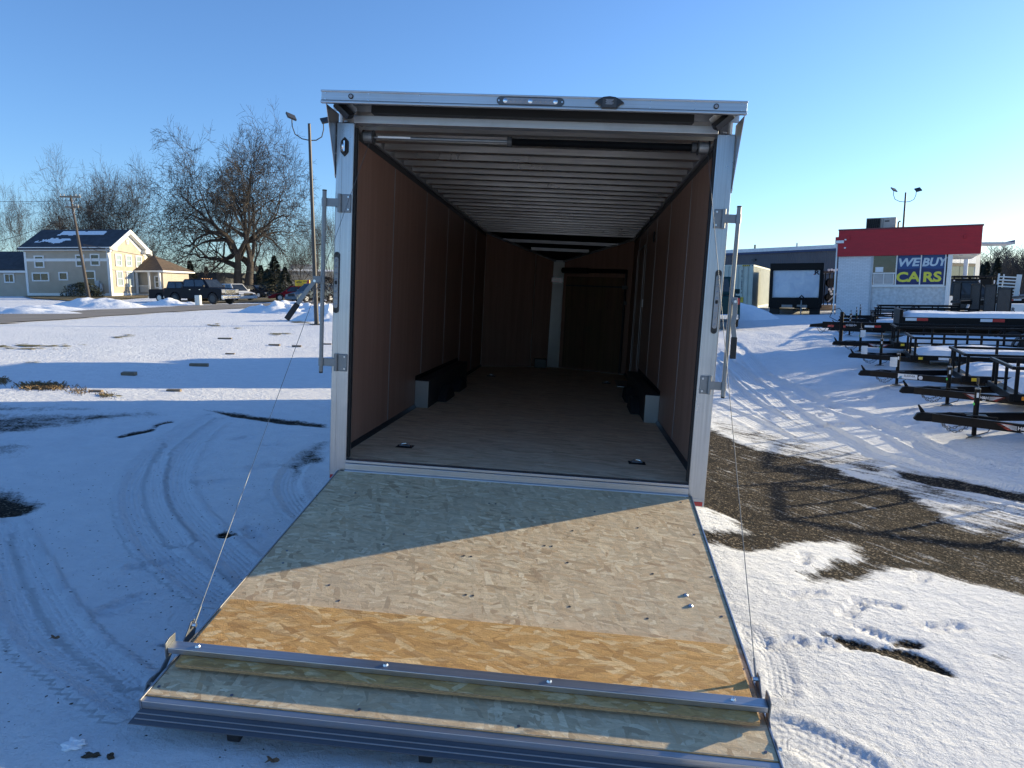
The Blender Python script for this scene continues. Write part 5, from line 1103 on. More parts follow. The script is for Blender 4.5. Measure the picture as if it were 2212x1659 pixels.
# flat canopy blade to the right of the kiosk roof
cb0 = at(2105, 531, 44); cv = CR*.9 + CF*-.1; CB = empty('entrance_canopy', Vector((cb0[0], cb0[1], g1(cb0[0], cb0[1]))), math.atan2(cv[1], cv[0]), 'thin flat entrance canopy with a blue edge jutting right of the red parapet', 'canopy'); mw(CB)
zc_ = cb0[2] - CB.location.z; MB().prism([(-1.5,0),(1.75,0),(1.2,-2.0),(-1.5,-2.0)], zc_-.02, zc_+.10, 'z').build('canopy_slab', simple('pale_canopy', (.5,.5,.5), .6), CB); MB().box((-1.5,.0,zc_+.10), (1.75,.04,zc_+.22)).build('blue_edge', simple('blue_canopy_edge', (.03,.06,.18), .5), CB); MB().prism([(1.76,.0),(1.79,.0),(1.24,-2.02),(1.21,-2.02)], zc_-.02, zc_+.22, 'z').build('end_edge', simple('blue_canopy_edge', (.03,.06,.18), .5), CB)
box('soffit_lamp', (.2,-1.2,zc_-.045), (.6,-.9,zc_-.021), M['greytrim'], CB); MB().tube([(-.9,-1,0),(-.9,-1,zc_-.02)], .12, 10).build('canopy_post', M['white'], CB)

# ------------------------------------------------------------------ shipping container
c0 = gat(1623.5, 669, 41); cvv = CR*.905 + CF*-.425; CH = math.atan2(cvv[1], cvv[0])
CT = empty('shipping_container', c0, CH, 'cream corrugated shipping container half behind the snow bank, right side sunlit', 'container')
M['cream'] = simple('cream_container_paint', (.50,.52,.44), .55, 0, .1, 1.5, .002, 20)
def corr(length, depth, pitch):   # trapezoid wave profile
    pts = []; x = 0
    while x < length - pitch: pts += [(x, 0), (x+pitch*.35, 0), (x+pitch*.5, depth), (x+pitch*.85, depth)]; x += pitch
    pts.append((length, 0)); return pts
mb = MB(); pr = corr(2.2, .045, .275)
for (a, b), (c, d) in zip(pr[:-1], pr[1:]): mb.add([(-2.32+a, .02+b, .15), (-2.32+c, .02+d, .15), (-2.32+c, .02+d, 2.5), (-2.32+a, .02+b, 2.5)], [(0,1,2,3)])
mb.build('corrugated_end', M['cream'], CT)
mb = MB(); pr = corr(11.9, .04, .28)
for (a, b), (c, d) in zip(pr[:-1], pr[1:]): mb.add([(-.02-b, .15+a, .15), (-.02-d, .15+c, .15), (-.02-d, .15+c, 2.5), (-.02-b, .15+a, 2.5)], [(0,1,2,3)])
mb.build('corrugated_side', M['cream'], CT)
fr = MB()
for x0, x1 in ((-2.44,-2.32),(-.12,0)): fr.box((x0, 0, 0), (x1, .12, 2.6))
fr.box((-2.3199,0,2.48),(-.1201,.10,2.6)); fr.box((-2.3199,0,0),(-.1201,.10,.16)); fr.box((-.10,.1201,2.50),(0,12.1,2.6)); fr.box((-.10,.1201,0),(0,12.1,.16)); fr.box((-2.44,.1201,2.50),(-2.36,12.1,2.6)); fr.box((-2.44,.1201,0),(-2.42,12.1,2.4999)); fr.build('container_frame', M['cream'], CT, .006)
box('container_roof', (-2.42,.13,2.56), (-.02,12.1,2.585), M['cream'], CT); box('container_rear', (-2.41,12.0,.1), (-.02,12.05,2.5), M['cream'], CT)
for x_ in (-.10,): MB().tube([(x_+.04,-.003,2.54),(x_+.04,.0,2.54)], .035, 10).build('casting_hole', M['ink'], CT)
hz_ = box('hazard_strip', (-.62,-.006,2.50), (-.20,-.001,2.585), M['yellow'], CT)
for k in range(4): MB().prism([(-.61+.11*k, 2.50), (-.56+.11*k, 2.50), (-.50+.11*k, 2.585), (-.55+.11*k, 2.585)], -.009, -.0065, 'y').build('hazard_stripe', M['ink'], hz_)
for k, ch in enumerate('HYJU 105374 8'):
    if ch != ' ': text('container_number', ch, .14, M['ink'], CT, frame_M(Vector((-.62, .013, 2.24 - .105*k)), Vector((1,0,0)), Vector((0,0,1)), Vector((0,-1,0))), .002, .002)
pl_ = box('warning_label', (-.72,.008,.42), (-.50,.018,.72), M['yellow'], CT); text('label_print', 'CAUTION', .05, M['ink'], pl_, frame_M(Vector((-.61,.006,.66)), Vector((1,0,0)), Vector((0,0,1)), Vector((0,-1,0))), .001, .001)
text('label_print', "9'6\"", .10, M['ink'], pl_, frame_M(Vector((-.61,.006,.54)), Vector((1,0,0)), Vector((0,0,1)), Vector((0,-1,0))), .001, .001)

# ------------------------------------------------------------------ covered black trailer seen from its front
e0 = gat(1715.5, 681.6, 37); EH = camdir(1, -.03); EH = camdir(.93,-.37); ET = empty('covered_trailer', e0, EH, 'black enclosed trailer fronted by a shrink-wrapped white panel with a black R mark', 'trailer')
MB().box((-1.28, .3, .45), (1.28, 7.5, 2.68)).build('trailer_box', M['blackmetal'], ET, .02)
MB().box((-1.30, .0, 2.36), (1.30, .32, 2.72)).build('front_hood', M['blackmetal'], ET, .02)
for a, b in ((-1.30,-1.14),(1.14,1.30)): MB().box((a, .0, .45), (b, .32, 2.359)).build('front_post', M['blackmetal'], ET, .01)
def wrapmat():
    m, nt, b = newmat('white_shrink_wrap'); v = coords(nt, (1.2, 1, .8)); n = noise(nt, v, 1.6, 5, .6, 1.2)
    L(nt, ramp(nt, n, [(.35, (.52,.58,.66)), (.65, (.66,.70,.74))]), b.inputs['Base Color']); b.inputs['Roughness'].default_value = .35; bump(nt, n, .7, .08, b); return m
MB().box((-1.139, .12, .93), (1.139, .299, 2.359)).build('wrapped_panel', wrapmat(), ET, .02)
text('logo_print', 'R', .30, M['ink'], ET, frame_M(Vector((.98, .112, 2.22)), Vector((1,0,0)), Vector((0,0,1)), Vector((0,-1,0))), .003, .012, sx=1.3); MB().tube([(.86,.112,2.13),(.86,.108,2.13)], .03, 8).build('logo_dot', M['red_paint'], ET)
MB().box((-1.30, .02, .40), (1.30, .33, .929)).build('front_apron', M['blackmetal'], ET, .01)
for a, b in ((-.65,-.12),(.1,.6)): box('silver_bar', (a, -.03, .42), (b, .019, .56), M['zinc'], ET)
MB().tube([(.31,-.5,.05),(.31,-.5,.75),(.31,-.5,.8)], .035, 10).build('jack', M['zinc'], ET); MB().tube([(.22,-.5,.75),(.22,-.5,.95),(.31,-.5,1.05),(.40,-.5,.95),(.40,-.5,.75)], .035, 8).build('hitch_coupler', M['blackmetal'], ET, smooth=True); MB().tube([(0,.02,.42),(.31,-.5,.42)], .05, 6).build('tongue', M['blackmetal'], ET)
for s in (-1, 1): MB().tube([(s*.75,1.2,.36),(s*1.25,1.2,.36)], .38, 20).build('wheel', M['tyre'], ET, .02, True); box('mud_flap', (s*1.0-.25,.35,.05), (s*1.0+.25,.37,.45), M['rubber'], ET)
chain(sag((-.15,.0,.42),(.18,-.3,.42),.2), ET)
# stacked golf-cart like machine at its right
g0 = gat(1781, 678, 41); GC = empty('stacked_utility_cart', g0, camdir(1, 0), 'dark upended utility cart with pale round lamps stacked beside the covered trailer', 'cart')
MB().box((-.55,.1,.35), (-.1,1.4,2.1)).build('body', M['blackmetal'], GC, .04); MB().box((-.55,-.1,2.15), (.45,1.4,2.28)).build('canopy', M['darkgrey'], GC, .04)
for x_ in (-.45,-.1,.15,.38): MB().tube([(x_,0,.3),(x_+.03,0,2.15)], .03, 6).build('roll_bar', M['blackmetal'], GC)
for x_, z_ in ((.05,2.32),(.22,2.34),(.38,2.30),(.5,2.34),(.25,1.1),(.38,1.25),(.30,.95),(.15,1.22)): MB().tube([(x_,-.12,z_),(x_,-.05,z_)], .075, 10).build('lamp', M['white'], GC, .01)
for z_ in (.75, 1.6): MB().tube([(.30,-.02,z_),(.30,.25,z_)], .26, 14).build('wheel', M['tyre'], GC)
MB().tube([(.1,-.1,.5),(.6,-.1,1.0)], .035, 6).build('strut', M['greytrim'], GC); box('pallet', (-.6,-.1,0), (.7,1.2,.3), simple('pallet_wood', (.30,.22,.14), .9), GC)

# ------------------------------------------------------------------ cars
def vehicle(name, loc, head, label, cat, kind, paint, group=None, L_=4.7, W2=.9, H=1.5, wr=.33, lift=0.0, grille=None, detail=1):
    root = empty(name, loc, head, label, cat, group); g = lift + .18
    wx = (L_*.5 - .95, -L_*.5 + (1.25 if kind == 'pickup' else 1.0)); zc = wr
    def arch(xc, r): return [(xc + r*math.cos(a), zc + r*math.sin(a)) for a in [math.pi*k/9 for k in range(10)]]
    hf, hr = L_/2, -L_/2; belt = g + H*.44
    if kind == 'pickup': belt = g + (H-g)*.56
    r_a = wr*1.17
    bot = max(g + .05, zc*.75)
    low = [(hr+.03, bot)] + [] 
    prof = [(hr+.02, bot), (hr, bot+.25), (hr+.03, belt-.03), (hr+.1, belt)]
    if kind == 'pickup': prof += [(hf-1.45, belt+.02), (hf-.25, belt-.04), (hf-.06, belt-.16), (hf, belt-.35)]
    elif kind == 'suv': prof += [(hf-1.15, belt+.02), (hf-.3, belt-.14), (hf-.05, belt-.28)]
    else: prof += [(hf-1.25, belt), (hf-.3, belt-.16), (hf-.04, belt-.30)]
    prof += [(hf-.02, bot)]
    for xc in wx:
        prof += [(p[0], max(p[1], bot)) for p in arch(xc, r_a)]
    body = MB().prism(prof, -W2, W2, 'y').build('body', paint, root, .04, seg=3)
    # cabin
    if kind == 'pickup':
        c0_, c1_ = hr + 2.0, hf - 1.35; bl, br_, tl_, tr_ = c0_, c1_, c0_ + .12, c1_ - .72
    elif kind == 'suv': bl, br_, tl_, tr_ = hr+.08, hf-1.1, hr+.45, hf-1.95
    else: bl, br_, tl_, tr_ = hr+.55, hf-1.15, hr+1.25, hf-2.0
    zt = H + lift*0; zb = belt - .01; iw = W2 - .05; tw_ = W2 - .26
    vs = [(bl,-iw,zb),(br_,-iw,zb),(br_,iw,zb),(bl,iw,zb),(tl_,-tw_,zt),(tr_,-tw_,zt),(tr_,tw_,zt),(tl_,tw_,zt)]
    cab = MB().add(vs, [(3,2,1,0),(4,5,6,7),(0,1,5,4),(1,2,6,5),(2,3,7,6),(3,0,4,7)]).build('cabin', paint, root, .05, seg=3)
    V = [Vector(v) for v in vs]
    def pane(a, b, c, d, u0, u1, v0, v1, nm):
        P = lambda u, v: (V[a]*(1-u)+V[b]*u)*(1-v) + (V[d]*(1-u)+V[c]*u)*v
        q = [P(u0,v0), P(u1,v0), P(u1,v1), P(u0,v1)]; n = (q[1]-q[0]).cross(q[3]-q[0]).normalized()
        cen = (V[0]+V[6])/2
        if n.dot(q[0]-cen) < 0: n = -n
        MB().add([p - n*.01 for p in q] + [p + n*.006 for p in q], [(0,1,2,3),(7,6,5,4),(0,4,5,1),(1,5,6,2),(2,6,7,3),(3,7,4,0)]).build(nm, M['glass'], cab)
    for (a, b, c, d) in ((0,1,5,4), (3,2,6,7)):
        cuts = (.06, .48, .52, .92) if kind != 'suv' else (.05, .28, .31, .60, .63, .93)
        for i in range(0, len(cuts), 2): pane(a, b, c, d, cuts[i], cuts[i+1], .18, .88, 'side_window')
    pane(1, 2, 6, 5, .07, .93, .10, .92, 'windshield'); pane(0, 3, 7, 4, .1, .9, .2, .88, 'rear_window')
    if kind == 'pickup':
        MB().box((hr+.08, -W2+.12, belt-.0), (bl-.05, W2-.12, belt+.008)).build('bed_cover', M['blackmetal'], root)
    for xc in wx:
        for s in (-1, 1):
            wh = MB().tube([(xc, s*(W2-.22), zc), (xc, s*(W2+.01), zc)], wr, 24).build('wheel', M['tyre'], root, .03, True)
            rm = MB().tube([(xc, s*(W2+.011), zc), (xc, s*(W2+.02), zc)], wr*.62, 18).build('rim', M['rim'] if grille != 'lifted' else M['darkgrey'], wh)
    for s in (-1, 1):
        box('headlight', (hf-.12, min(s*(W2-.05), s*(W2-.42)), belt-.42), (hf+.012, max(s*(W2-.05), s*(W2-.42)), belt-.22 if kind != 'pickup' else belt-.12), M['lens'], root, .02)
        box('taillight', (hr-.012, min(s*(W2-.03), s*(W2-.25)), belt-.32), (hr+.1, max(s*(W2-.03), s*(W2-.25)), belt-.08), M['red_lens'], root, .02)
        MB().box((br_-.45, min(s*W2, s*(W2+.2)), belt+.05), (br_-.33, max(s*W2, s*(W2+.2)), belt+.25)).build('mirror', paint, root, .03)
        for xd in (bl + (br_-bl)*.30, bl + (br_-bl)*.66): box('door_handle', (xd, min(s*W2, s*(W2+.02)), belt-.16), (xd+.14, max(s*W2, s*(W2+.02)), belt-.12), M['chrome'] if kind == 'pickup' else M['darkgrey'], root)
    gr = M['chrome'] if kind == 'pickup' else M['darkgrey']
    gl_ = box('grille', (hf-.05, -W2+.44, belt-.52), (hf+.03, W2-.44, belt-.14), gr, root, .02)
    for k in range(3): box('grille_bar', (hf+.0305, -W2+.50, belt-.48+.11*k), (hf+.036, W2-.50, belt-.42+.11*k), M['blackmetal'], gl_)
    box('front_bumper', (hf-.1, -W2+.02, bot+.0), (hf+.12, W2-.02, bot+.28), M['chrome'] if kind == 'pickup' else paint, root, .04); box('rear_bumper', (hr-.1, -W2+.05, bot+.02), (hr+.05, W2-.05, bot+.22), M['chrome'] if kind == 'pickup' else paint, root, .04)
    return root
def paintm(name, c, r=.35): return simple(name, c, r, 0, .08, 3, coat=.0, spec=.12)
P_navy = paintm('navy_paint', (.005,.007,.014)); P_black = paintm('black_paint', (.012,.013,.016)); P_red = paintm('dark_red_paint', (.16,.008,.015)); P_silver = paintm('silver_paint', (.30,.32,.34)); P_tan = paintm('champagne_paint', (.36,.32,.25)); P_grey = paintm('blue_grey_paint', (.13,.17,.20)); P_teal = paintm('dark_teal_paint', (.012,.045,.05)); P_white = paintm('white_car_paint', (.6,.6,.6))
def vloc(px, py, D): return gat(px, py, D)
GP = 'cars parked by the big tree'
tk = vehicle('pickup_truck', vloc(436, 657, 59.5), camdir(.93, -.37), 'lifted navy pickup with chrome grille parked across the road by the bare tree', 'pickup truck', 'pickup', P_navy, None, 6.3, 1.0, 2.08, .46, .22, 'lifted')
for k in range(5): MB().box((.62, -.5+.25*k-.04, 2.08), (.74, -.5+.25*k+.04, 2.12)).build('roof_lamp', M['amber'], tk)
vehicle('parked_car', vloc(392, 652, 67), camdir(.95, -.3), 'dark grey pickup parked directly behind the lifted navy pickup', 'pickup truck', 'pickup', P_black, None, 5.8, .98, 1.95, .40, .1)
vehicle('parked_car', vloc(508, 652, 70), camdir(.8, -.6), 'white car showing its nose right of the tree trunk', 'car', 'suv', P_white, GP, 4.7, .92, 1.7)
vehicle('parked_car', vloc(551, 645, 82), camdir(.9, -.43), 'black sedan between the tree and the champagne car', 'car', 'sedan', P_black, GP, 4.9, .92, 1.5)
vehicle('parked_car', vloc(579, 645, 86), camdir(.85, -.5), 'champagne four-door car half in tree shade', 'car', 'sedan', P_tan, GP, 4.8, .9, 1.48)
vehicle('parked_car', vloc(607, 646, 92), camdir(.9, -.4), 'silver hatchback behind the dark red sedan', 'car', 'suv', P_silver, GP, 4.4, .88, 1.45)
vehicle('parked_car', vloc(637, 650, 70), camdir(-.93, -.36), 'dark red sedan below the yellow sign', 'car', 'sedan', P_red, GP, 4.8, .9, 1.46)
vehicle('parked_car', vloc(676, 651, 66), camdir(-.6, -.8), 'blue-grey sport utility car beside the light pole', 'car', 'suv', P_grey, GP, 4.7, .93, 1.7)
vehicle('parked_pickup', vloc(1534, 703, 29), camdir(.25, .97), 'dark teal truck almost hidden behind the right post of the open trailer', 'pickup truck', 'pickup', P_teal, None, 5.8, .98, 1.95, .40, .1)
tv_ = empty('box_truck', (0.1, 10.35, g1(0.1, 12.5)), R(90), 'dark box truck hitched ahead of the open trailer, casting the far shadow band', 'truck')
MB().box((0, -1.05, .55), (3.75, 1.05, 2.95)).build('cargo_box', P_black, tv_, .03); MB().prism([(4.1,.45),(6.3,.45),(6.3,1.25),(5.6,1.45),(5.0,2.3),(4.1,2.4)], -.95, .95, 'y').build('cab', P_black, tv_, .05); MB().prism([(5.58,1.5),(5.05,2.22),(5.03,2.2),(5.56,1.48)], -.85, .85, 'y').build('windshield', M['glass'], tv_)
MB().box((0.1, -.5, .4), (6.0, .5, .55)).build('chassis', M['darkgrey'], tv_)
for xc_ in (1.0, 5.2):
    for s_ in (-1, 1): wh_ = MB().tube([(xc_, s_*.72, .42), (xc_, s_*1.0, .42)], .42, 22).build('wheel', M['tyre'], tv_, .02, True); MB().tube([(xc_, s_*1.001, .42), (xc_, s_*1.01, .42)], .24, 14).build('rim', M['rim'], wh_)
for s_ in (-1, 1): box('taillight', (-.02, s_*.85-.1, .6), (-.001, s_*.85+.1, .75), M['red_lens'], tv_); box('headlight', (6.25, s_*.7-.15, .8), (6.32, s_*.7+.15, 1.0), M['lens'], tv_)
vehicle('parked_car', vloc(2078, 655, 36), camdir(.95, -.2), 'dark blue-grey crossover parked under the kiosk overhang', 'car', 'suv', paintm('slate_paint', (.025,.035,.045)), None, 4.7, .93, 1.75)
# carts behind the crossover
for i, (px, D, lb_) in enumerate(((2068, 41.0, 'black side-by-side cart with roof box, left one behind the crossover'), (2100, 41.5, 'black side-by-side cart with roof box, right one behind the crossover'))):
    o = empty('golf_cart', vloc(px, 655, D), camdir(1, 0), lb_, 'cart', 'carts behind the crossover')
    MB().box((-.7,-.6,.9+.4), (.7,.8,1.5+.4)).build('cargo_box', M['blackmetal'], o, .05); MB().box((-.75,-.7,1.95), (.75,.9,2.05)).build('roof', M['blackmetal'], o, .03)
    for x_ in (-.65,-.2,.3,.65): MB().tube([(x_,-.55,.3),(x_,-.55,1.95)], .035, 6).build('roof_post', M['blackmetal'], o)
    MB().box((-.7,-.6,.3), (.7,.8,.8)).build('body', M['blackmetal'], o, .05)
    for s in (-1, 1): MB().tube([(s*.55,-.75,.3),(s*.55,-.55,.3)], .28, 14).build('wheel', M['tyre'], o); MB().box((s*.72-.03,-.72,1.2+.4), (s*.72+.03,-.66,1.4+.4)).build('lamp', M['white'], o)
# dump trailers at the right edge, white ladder rack, white utility body
o = empty('dump_trailer', vloc(2235, 668, 26.5), camdir(.93, -.36), 'black dump trailer with its long side rail rising at the right edge of the picture', 'trailer'); 
MB().add([(-2.6,-.9,.95),(3,-.9,.55),(3,-.9,1.35),(-2.6,-.9,1.05),(-2.6,.9,.95),(3,.9,.55),(3,.9,1.65),(-2.6,.9,1.05)], [(0,1,2,3),(7,6,5,4),(0,4,5,1),(1,5,6,2),(2,6,7,3),(3,7,4,0)]).build('body', M['blackmetal'], o, .02)
MB().add([(-2.7,-.96,1.06),(3,-.96,1.42),(3,-.96,1.50),(-2.7,-.96,1.12),(-2.7,-.86,1.06),(3,-.86,1.42),(3,-.86,1.50),(-2.7,-.86,1.12)], [(0,1,2,3),(7,6,5,4),(0,4,5,1),(1,5,6,2),(2,6,7,3),(3,7,4,0)]).build('top_rail', M['darkgrey'], o)
for x_ in (-1.2, .2, 1.6): box('tape_red', (x_, -.972, 1.15 + .064*x_), (x_+.25, -.965, 1.20 + .064*x_), M['red_lens'], o); box('tape_white', (x_+.26, -.972, 1.16 + .064*x_), (x_+.5, -.965, 1.21 + .064*x_), M['sticker'], o)
for x_ in (-.1,.8): MB().tube([(x_,-1.0,.36),(x_,-.75,.36)], .36, 18).build('wheel', M['tyre'], o, .02, True)
text('side_print', 'LOAD TRAIL'[:0] + 'Xtreme', .2, M['greytrim'], o, frame_M(Vector((.9,-.905,.85)), Vector((1,0,0)), Vector((0,0,1)), Vector((0,-1,0))), .003)
o = empty('ladder_ramp', vloc(2166, 665, 27), camdir(.96, -.28), 'white slotted aluminium loading ramp standing upright behind the slatted gates', 'loading ramp')
fr = MB()
for x0, x1 in ((-.36,-.31),(.26,.42)): fr.box((x0, 0, .3), (x1, .06, 2.05))
fr.build('ramp_side', M['white'], o, .004)
for k in range(14): box('rung', (-.309, .0, .35+.12*k), (.259, .05, .40+.12*k), M['white'], o)
box('middle_rail', (-.18,.051,.3), (-.14,.07,2.04), M['white'], o)
o.rotation_euler = (0, R(3.5), camdir(.96, -.28))
o = empty('white_service_trailer', vloc(2205, 668, 24.5), camdir(.98, -.2), 'white low trailer with a dark wheel arch and R mark at the right edge', 'trailer')
MB().prism([(-.75,.35),(2.2,.35),(2.2,1.0),(-.75,1.0)], -.6, .6, 'y').build('body', M['white'], o, .02); MB().prism([(-.35,.42)]+[(.05+.45*math.cos(a), .42+.42*math.sin(a)) for a in [math.pi-math.pi*k/8 for k in range(9)]]+[(.5,.42)], -.607, -.601, 'y').build('wheel_arch', M['rubber'], o); MB().tube([(.07,-.64,.36),(.07,-.61,.36)], .33, 18).build('wheel', M['tyre'], o); box('taillight', (-.72,-.62,.36), (-.62,-.602,.5), M['red_lens'], o); text('side_print', 'R', .2, M['ink'], o, frame_M(Vector((-.5,-.603,.80)), Vector((1,0,0)), Vector((0,0,1)), Vector((0,-1,0))), .002, .006)
o = MB().box((-.9,-.5,0), (.9,.5,.45)).build('wooden_crate', M['oldwood'], None, .01); o.location = vloc(2082, 665, 31.5); o.rotation_euler = (0,0,camdir(1,-.1)); tag(o, 'low snow-dusted timber platform between the leftmost gates', 'platform')
o = MB().tube([(0,0,0),(.45,0,1.25)], .05, 6).build('leaning_post', M['greytrim'], None); o.location = vloc(2079, 660, 30.3); o.rotation_euler = (0,0,camdir(1,0)); tag(o, 'grey post leaning behind the leftmost gate', 'post')
# ------------------------------------------------------------------ yellow sign
o = empty('roadside_sign', vloc(655, 648, 74), camdir(1, -.25), 'yellow and red shop sign with black lettering beyond the red sedan', 'sign')
sz = lambda py: at(655, py, 74)[2] - o.location.z
z1, z0 = sz(605), sz(624.5)
MB().box((-.85,-.06,z0), (.85,.06,z1)).build('sign_board', simple('yellow_sign', (.85,.55,.02), .5), o); MB().prism([(.85,z0),(.85,z1),(.62,z1),(.25,z0)], -.065, -.0605, 'y').build('red_corner', M['red_lens'], o)
FF = lambda x_, z_: frame_M(Vector((x_, -.063, z_)), Vector((1,0,0)), Vector((0,0,1)), Vector((0,-1,0)))
text('lettering', 'atlas', .34, M['ink'], o, FF(-.38, z1-.2), .003, .008, .2); text('lettering', 'Automotive', .13, M['ink'], o, FF(.42, z1-.13), .003, .002)
text('lettering', 'SERVICE CENTER & TIRES', .085, M['ink'], o, FF(-.1, z1-.42), .003, .001); text('lettering', 'BRAKES  EXHAUST', .08, M['ink'], o, FF(-.2, z1-.58), .003, .001)
MB().box((-.8,-.05,z0-.30), (.4,.05,z0-.02)).build('lower_board', simple('orange_sign', (.8,.22,.03), .5), o); text('lettering', 'LOW PRICE', .2, M['ink'], o, FF(-.2, z0-.16), .003, .004)
for x_ in (-.7,.7): MB().tube([(x_,0,0),(x_,0,z0)], .05, 8).build('post', M['greytrim'], o)
# ------------------------------------------------------------------ farmhouse
hc_ = gat(242, 641, 75); HH = camdir(1, -.05)
HS = empty('farmhouse', hc_, HH, 'two-storey tan farmhouse with white trim, its gable end lit by the sun', 'house'); mw(HS)
def clap():
    m, nt, b = newmat('tan_clapboard'); v = coords(nt); w_ = N(nt, 'ShaderNodeTexWave', wave_type='BANDS', bands_direction='Z', Scale=2.6); w_.wave_profile = 'SAW'; L(nt, v, w_.inputs['Vector']); n = noise(nt, v, 1.2, 4)
    L(nt, ramp(nt, n, [(.3, (.43,.375,.30)), (.7, (.49,.43,.345))]), b.inputs['Base Color']); b.inputs['Roughness'].default_value = .8; bump(nt, w_.outputs[0], .8, .03, b); return m
M['clap'] = clap()
nl = Vector((math.sin(HH), -math.cos(HH), 0)); nr = Vector((math.cos(HH), math.sin(HH), 0))
def hl(cx, cy): return local(HS, hit(cx*.3222, 486+cy*.3222, hc_, nl))          # on the long wall
def hr_(cx, cy): return local(HS, hit(cx*.3222, 486+cy*.3222, hc_, nr))         # on the gable wall
XL = hl(172, 300).x; ZE = hl(735, 150).z; DG = hr_(982, 300).y; ZR = hr_(860, 45).z
MB().prism([(0,-.6),(0,ZE),(DG/2,ZR-.1),(DG,ZE),(DG,-.6)], XL, 0, 'x').build('wall', M['clap'], HS)
MB().box((XL-.02,-.02,-.6), (.02,DG+.02,.02)).build('stone_foundation', simple('fieldstone', (.30,.27,.22), .9, 0, .4, 3), HS); MB().box((XL-.03,-.03,.02), (.03,DG+.03,.38)).build('water_table', M['white'], HS)
for a, b in (((-.0,-.04),(.04,.28)), ((-.0,DG-.28),(.04,DG+.04))): MB().box((a[0],a[1],.38), (b[0],b[1],ZE-.02)).build('corner_board', M['white'], HS)
MB().box((-.26,-.04,.38), (-.0005,-.0,ZE-.45)).build('corner_board', M['white'], HS); MB().box((XL-.04,-.045,.38), (XL+.2,-.0,ZE-.45)).build('corner_board', M['white'], HS)
MB().box((XL,-.05,ZE-1.45+.0), (.03,-.001,ZE-1.15)).build('frieze', M['white'], HS); MB().box((XL-.25,-.5,ZE-.34), (.5,-.001,ZE+.02)).build('cornice', M['white'], HS)
ov = .55; sl_ = (ZR-ZE)/(DG/2)
for s, y0, y1 in ((0, -ov, DG/2), (1, DG/2, DG+ov)):
    za = ZE - ov*sl_ + .05 if s == 0 else ZR + .05; zb_ = ZR + .05 if s == 0 else ZE - ov*sl_ + .05
    MB().prism([(y0,za),(y1,zb_),(y1,zb_+.16),(y0,za+.16)], XL-.35, .42, 'x').build('roof', M['shingle'], HS)
    MB().prism([(y0,za-.30),(y1,zb_-.30),(y1,zb_+.15),(y0,za+.15)], .4205, .50, 'x').build('rake_board', M['white'], HS); MB().prism([(y0+(.0 if s == 0 else 0),za-.32),(y1,zb_-.32),(y1,zb_-.301),(y0,za-.301)], .02, .42, 'x').build('rake_soffit', M['white'], HS)
    MB().prism([(y0+(.25 if s==0 else 0),za-.7),(y1-(.25 if s else 0),zb_-.75),(y1-(.25 if s else 0),zb_-.33),(y0+(.25 if s==0 else 0),za-.33)], .002, .03, 'x').build('rake_frieze', M['white'], HS)
for a, b in ((-ov,.75),(DG-.75,DG+ov)): MB().box((.002,a,ZE-.34), (.50,b,ZE+.02)).build('cornice_return', M['white'], HS)
# snow dusting on the roof
mb = MB(); yy0 = -.1
def roofpt(x, y): return (x, y, ZE + y*sl_ + .05 + .165)
def roof_patch(poly, nm='roof_snow'):
    P = np.array(poly); lo = P.min(0); hi = P.max(0); xs2 = np.arange(lo[0], hi[0], .14); ys2 = np.arange(lo[1], hi[1], .14); mb = MB(); idm = {}
    XX, YY = np.meshgrid(xs2, ys2); c = sdf_poly(XX.ravel(), YY.ravel(), P).reshape(XX.shape) + 1.1*fbm(XX*.8, YY*1.2, 5)
    vs = []; fs = []
    for i in range(XX.shape[0]-1):
        for j in range(XX.shape[1]-1):
            if c[i,j] < 0:
                q = []
                for a, b in ((i,j),(i,j+1),(i+1,j+1),(i+1,j)):
                    if (a,b) not in idm: idm[(a,b)] = len(vs); vs.append(tuple(np.array(roofpt(XX[a,b], YY[a,b])) + np.array([0,0,.03])))
                    q.append(idm[(a,b)])
                fs.append(tuple(q))
    MB().add(vs, fs).build(nm, M['snow'], HS)
roof_patch([(XL+2, DG*.30),(XL+7.5, DG*.33),(XL+7.5, DG*.43),(XL+2.5, DG*.46)]); roof_patch([(XL+.2,.3),(XL+3,.5),(XL+5,1.0),(XL+2,1.7)])
def window(par, p0, p1, axis, off, two=True, m=None):
    # p0,p1 = (u0,z0),(u1,z1) in wall coordinates
    (u0,z0),(u1,z1) = p0, p1; t = .13
    def bx(a, b, d0, d1):
        return ((a[0], off-d1, a[1]), (b[0], off-d0, b[1])) if axis == 'x' else ((off+d0, a[0], a[1]), (off+d1, b[0], b[1]))
    f = MB()
    for a, b in (((u0,z0),(u0+t,z1)), ((u1-t,z0),(u1,z1)), ((u0+t,z0),(u1-t,z0+t)), ((u0+t,z1-t),(u1-t,z1))): q = bx(a, b, .0, .09); f.box(*q)
    fo = f.build('window_frame', M['white'], par)
    q = bx((u0+t,z0+t), (u1-t,z1-t), .005, .03); box('pane', q[0], q[1], m or M['glass'], fo)
    if two == 'v': q = bx(((u0+u1)/2-.03,z0+t), ((u0+u1)/2+.03,z1-t), .031, .06); box('mullion', q[0], q[1], M['white'], fo)
    elif two: q = bx((u0+t,(z0+z1)/2-.035), (u1-t,(z0+z1)/2+.035), .031, .06); box('meeting_rail', q[0], q[1], M['white'], fo)
def lw(x0, y0, x1, y1, two=True):
    a = hl(x0, y1); b = hl(x1, y0); window(HS, (a.x, a.z), (b.x, b.z), 'x', 0, two)
for q in ((235,205,295,288,True),(512,198,566,280,True),(610,193,668,275,True),(220,318,330,378,'v'),(398,315,456,372,False),(578,305,640,412,True)): lw(*q)
M['blindglass'] = simple('window_with_blind', (.30,.36,.38), .2)
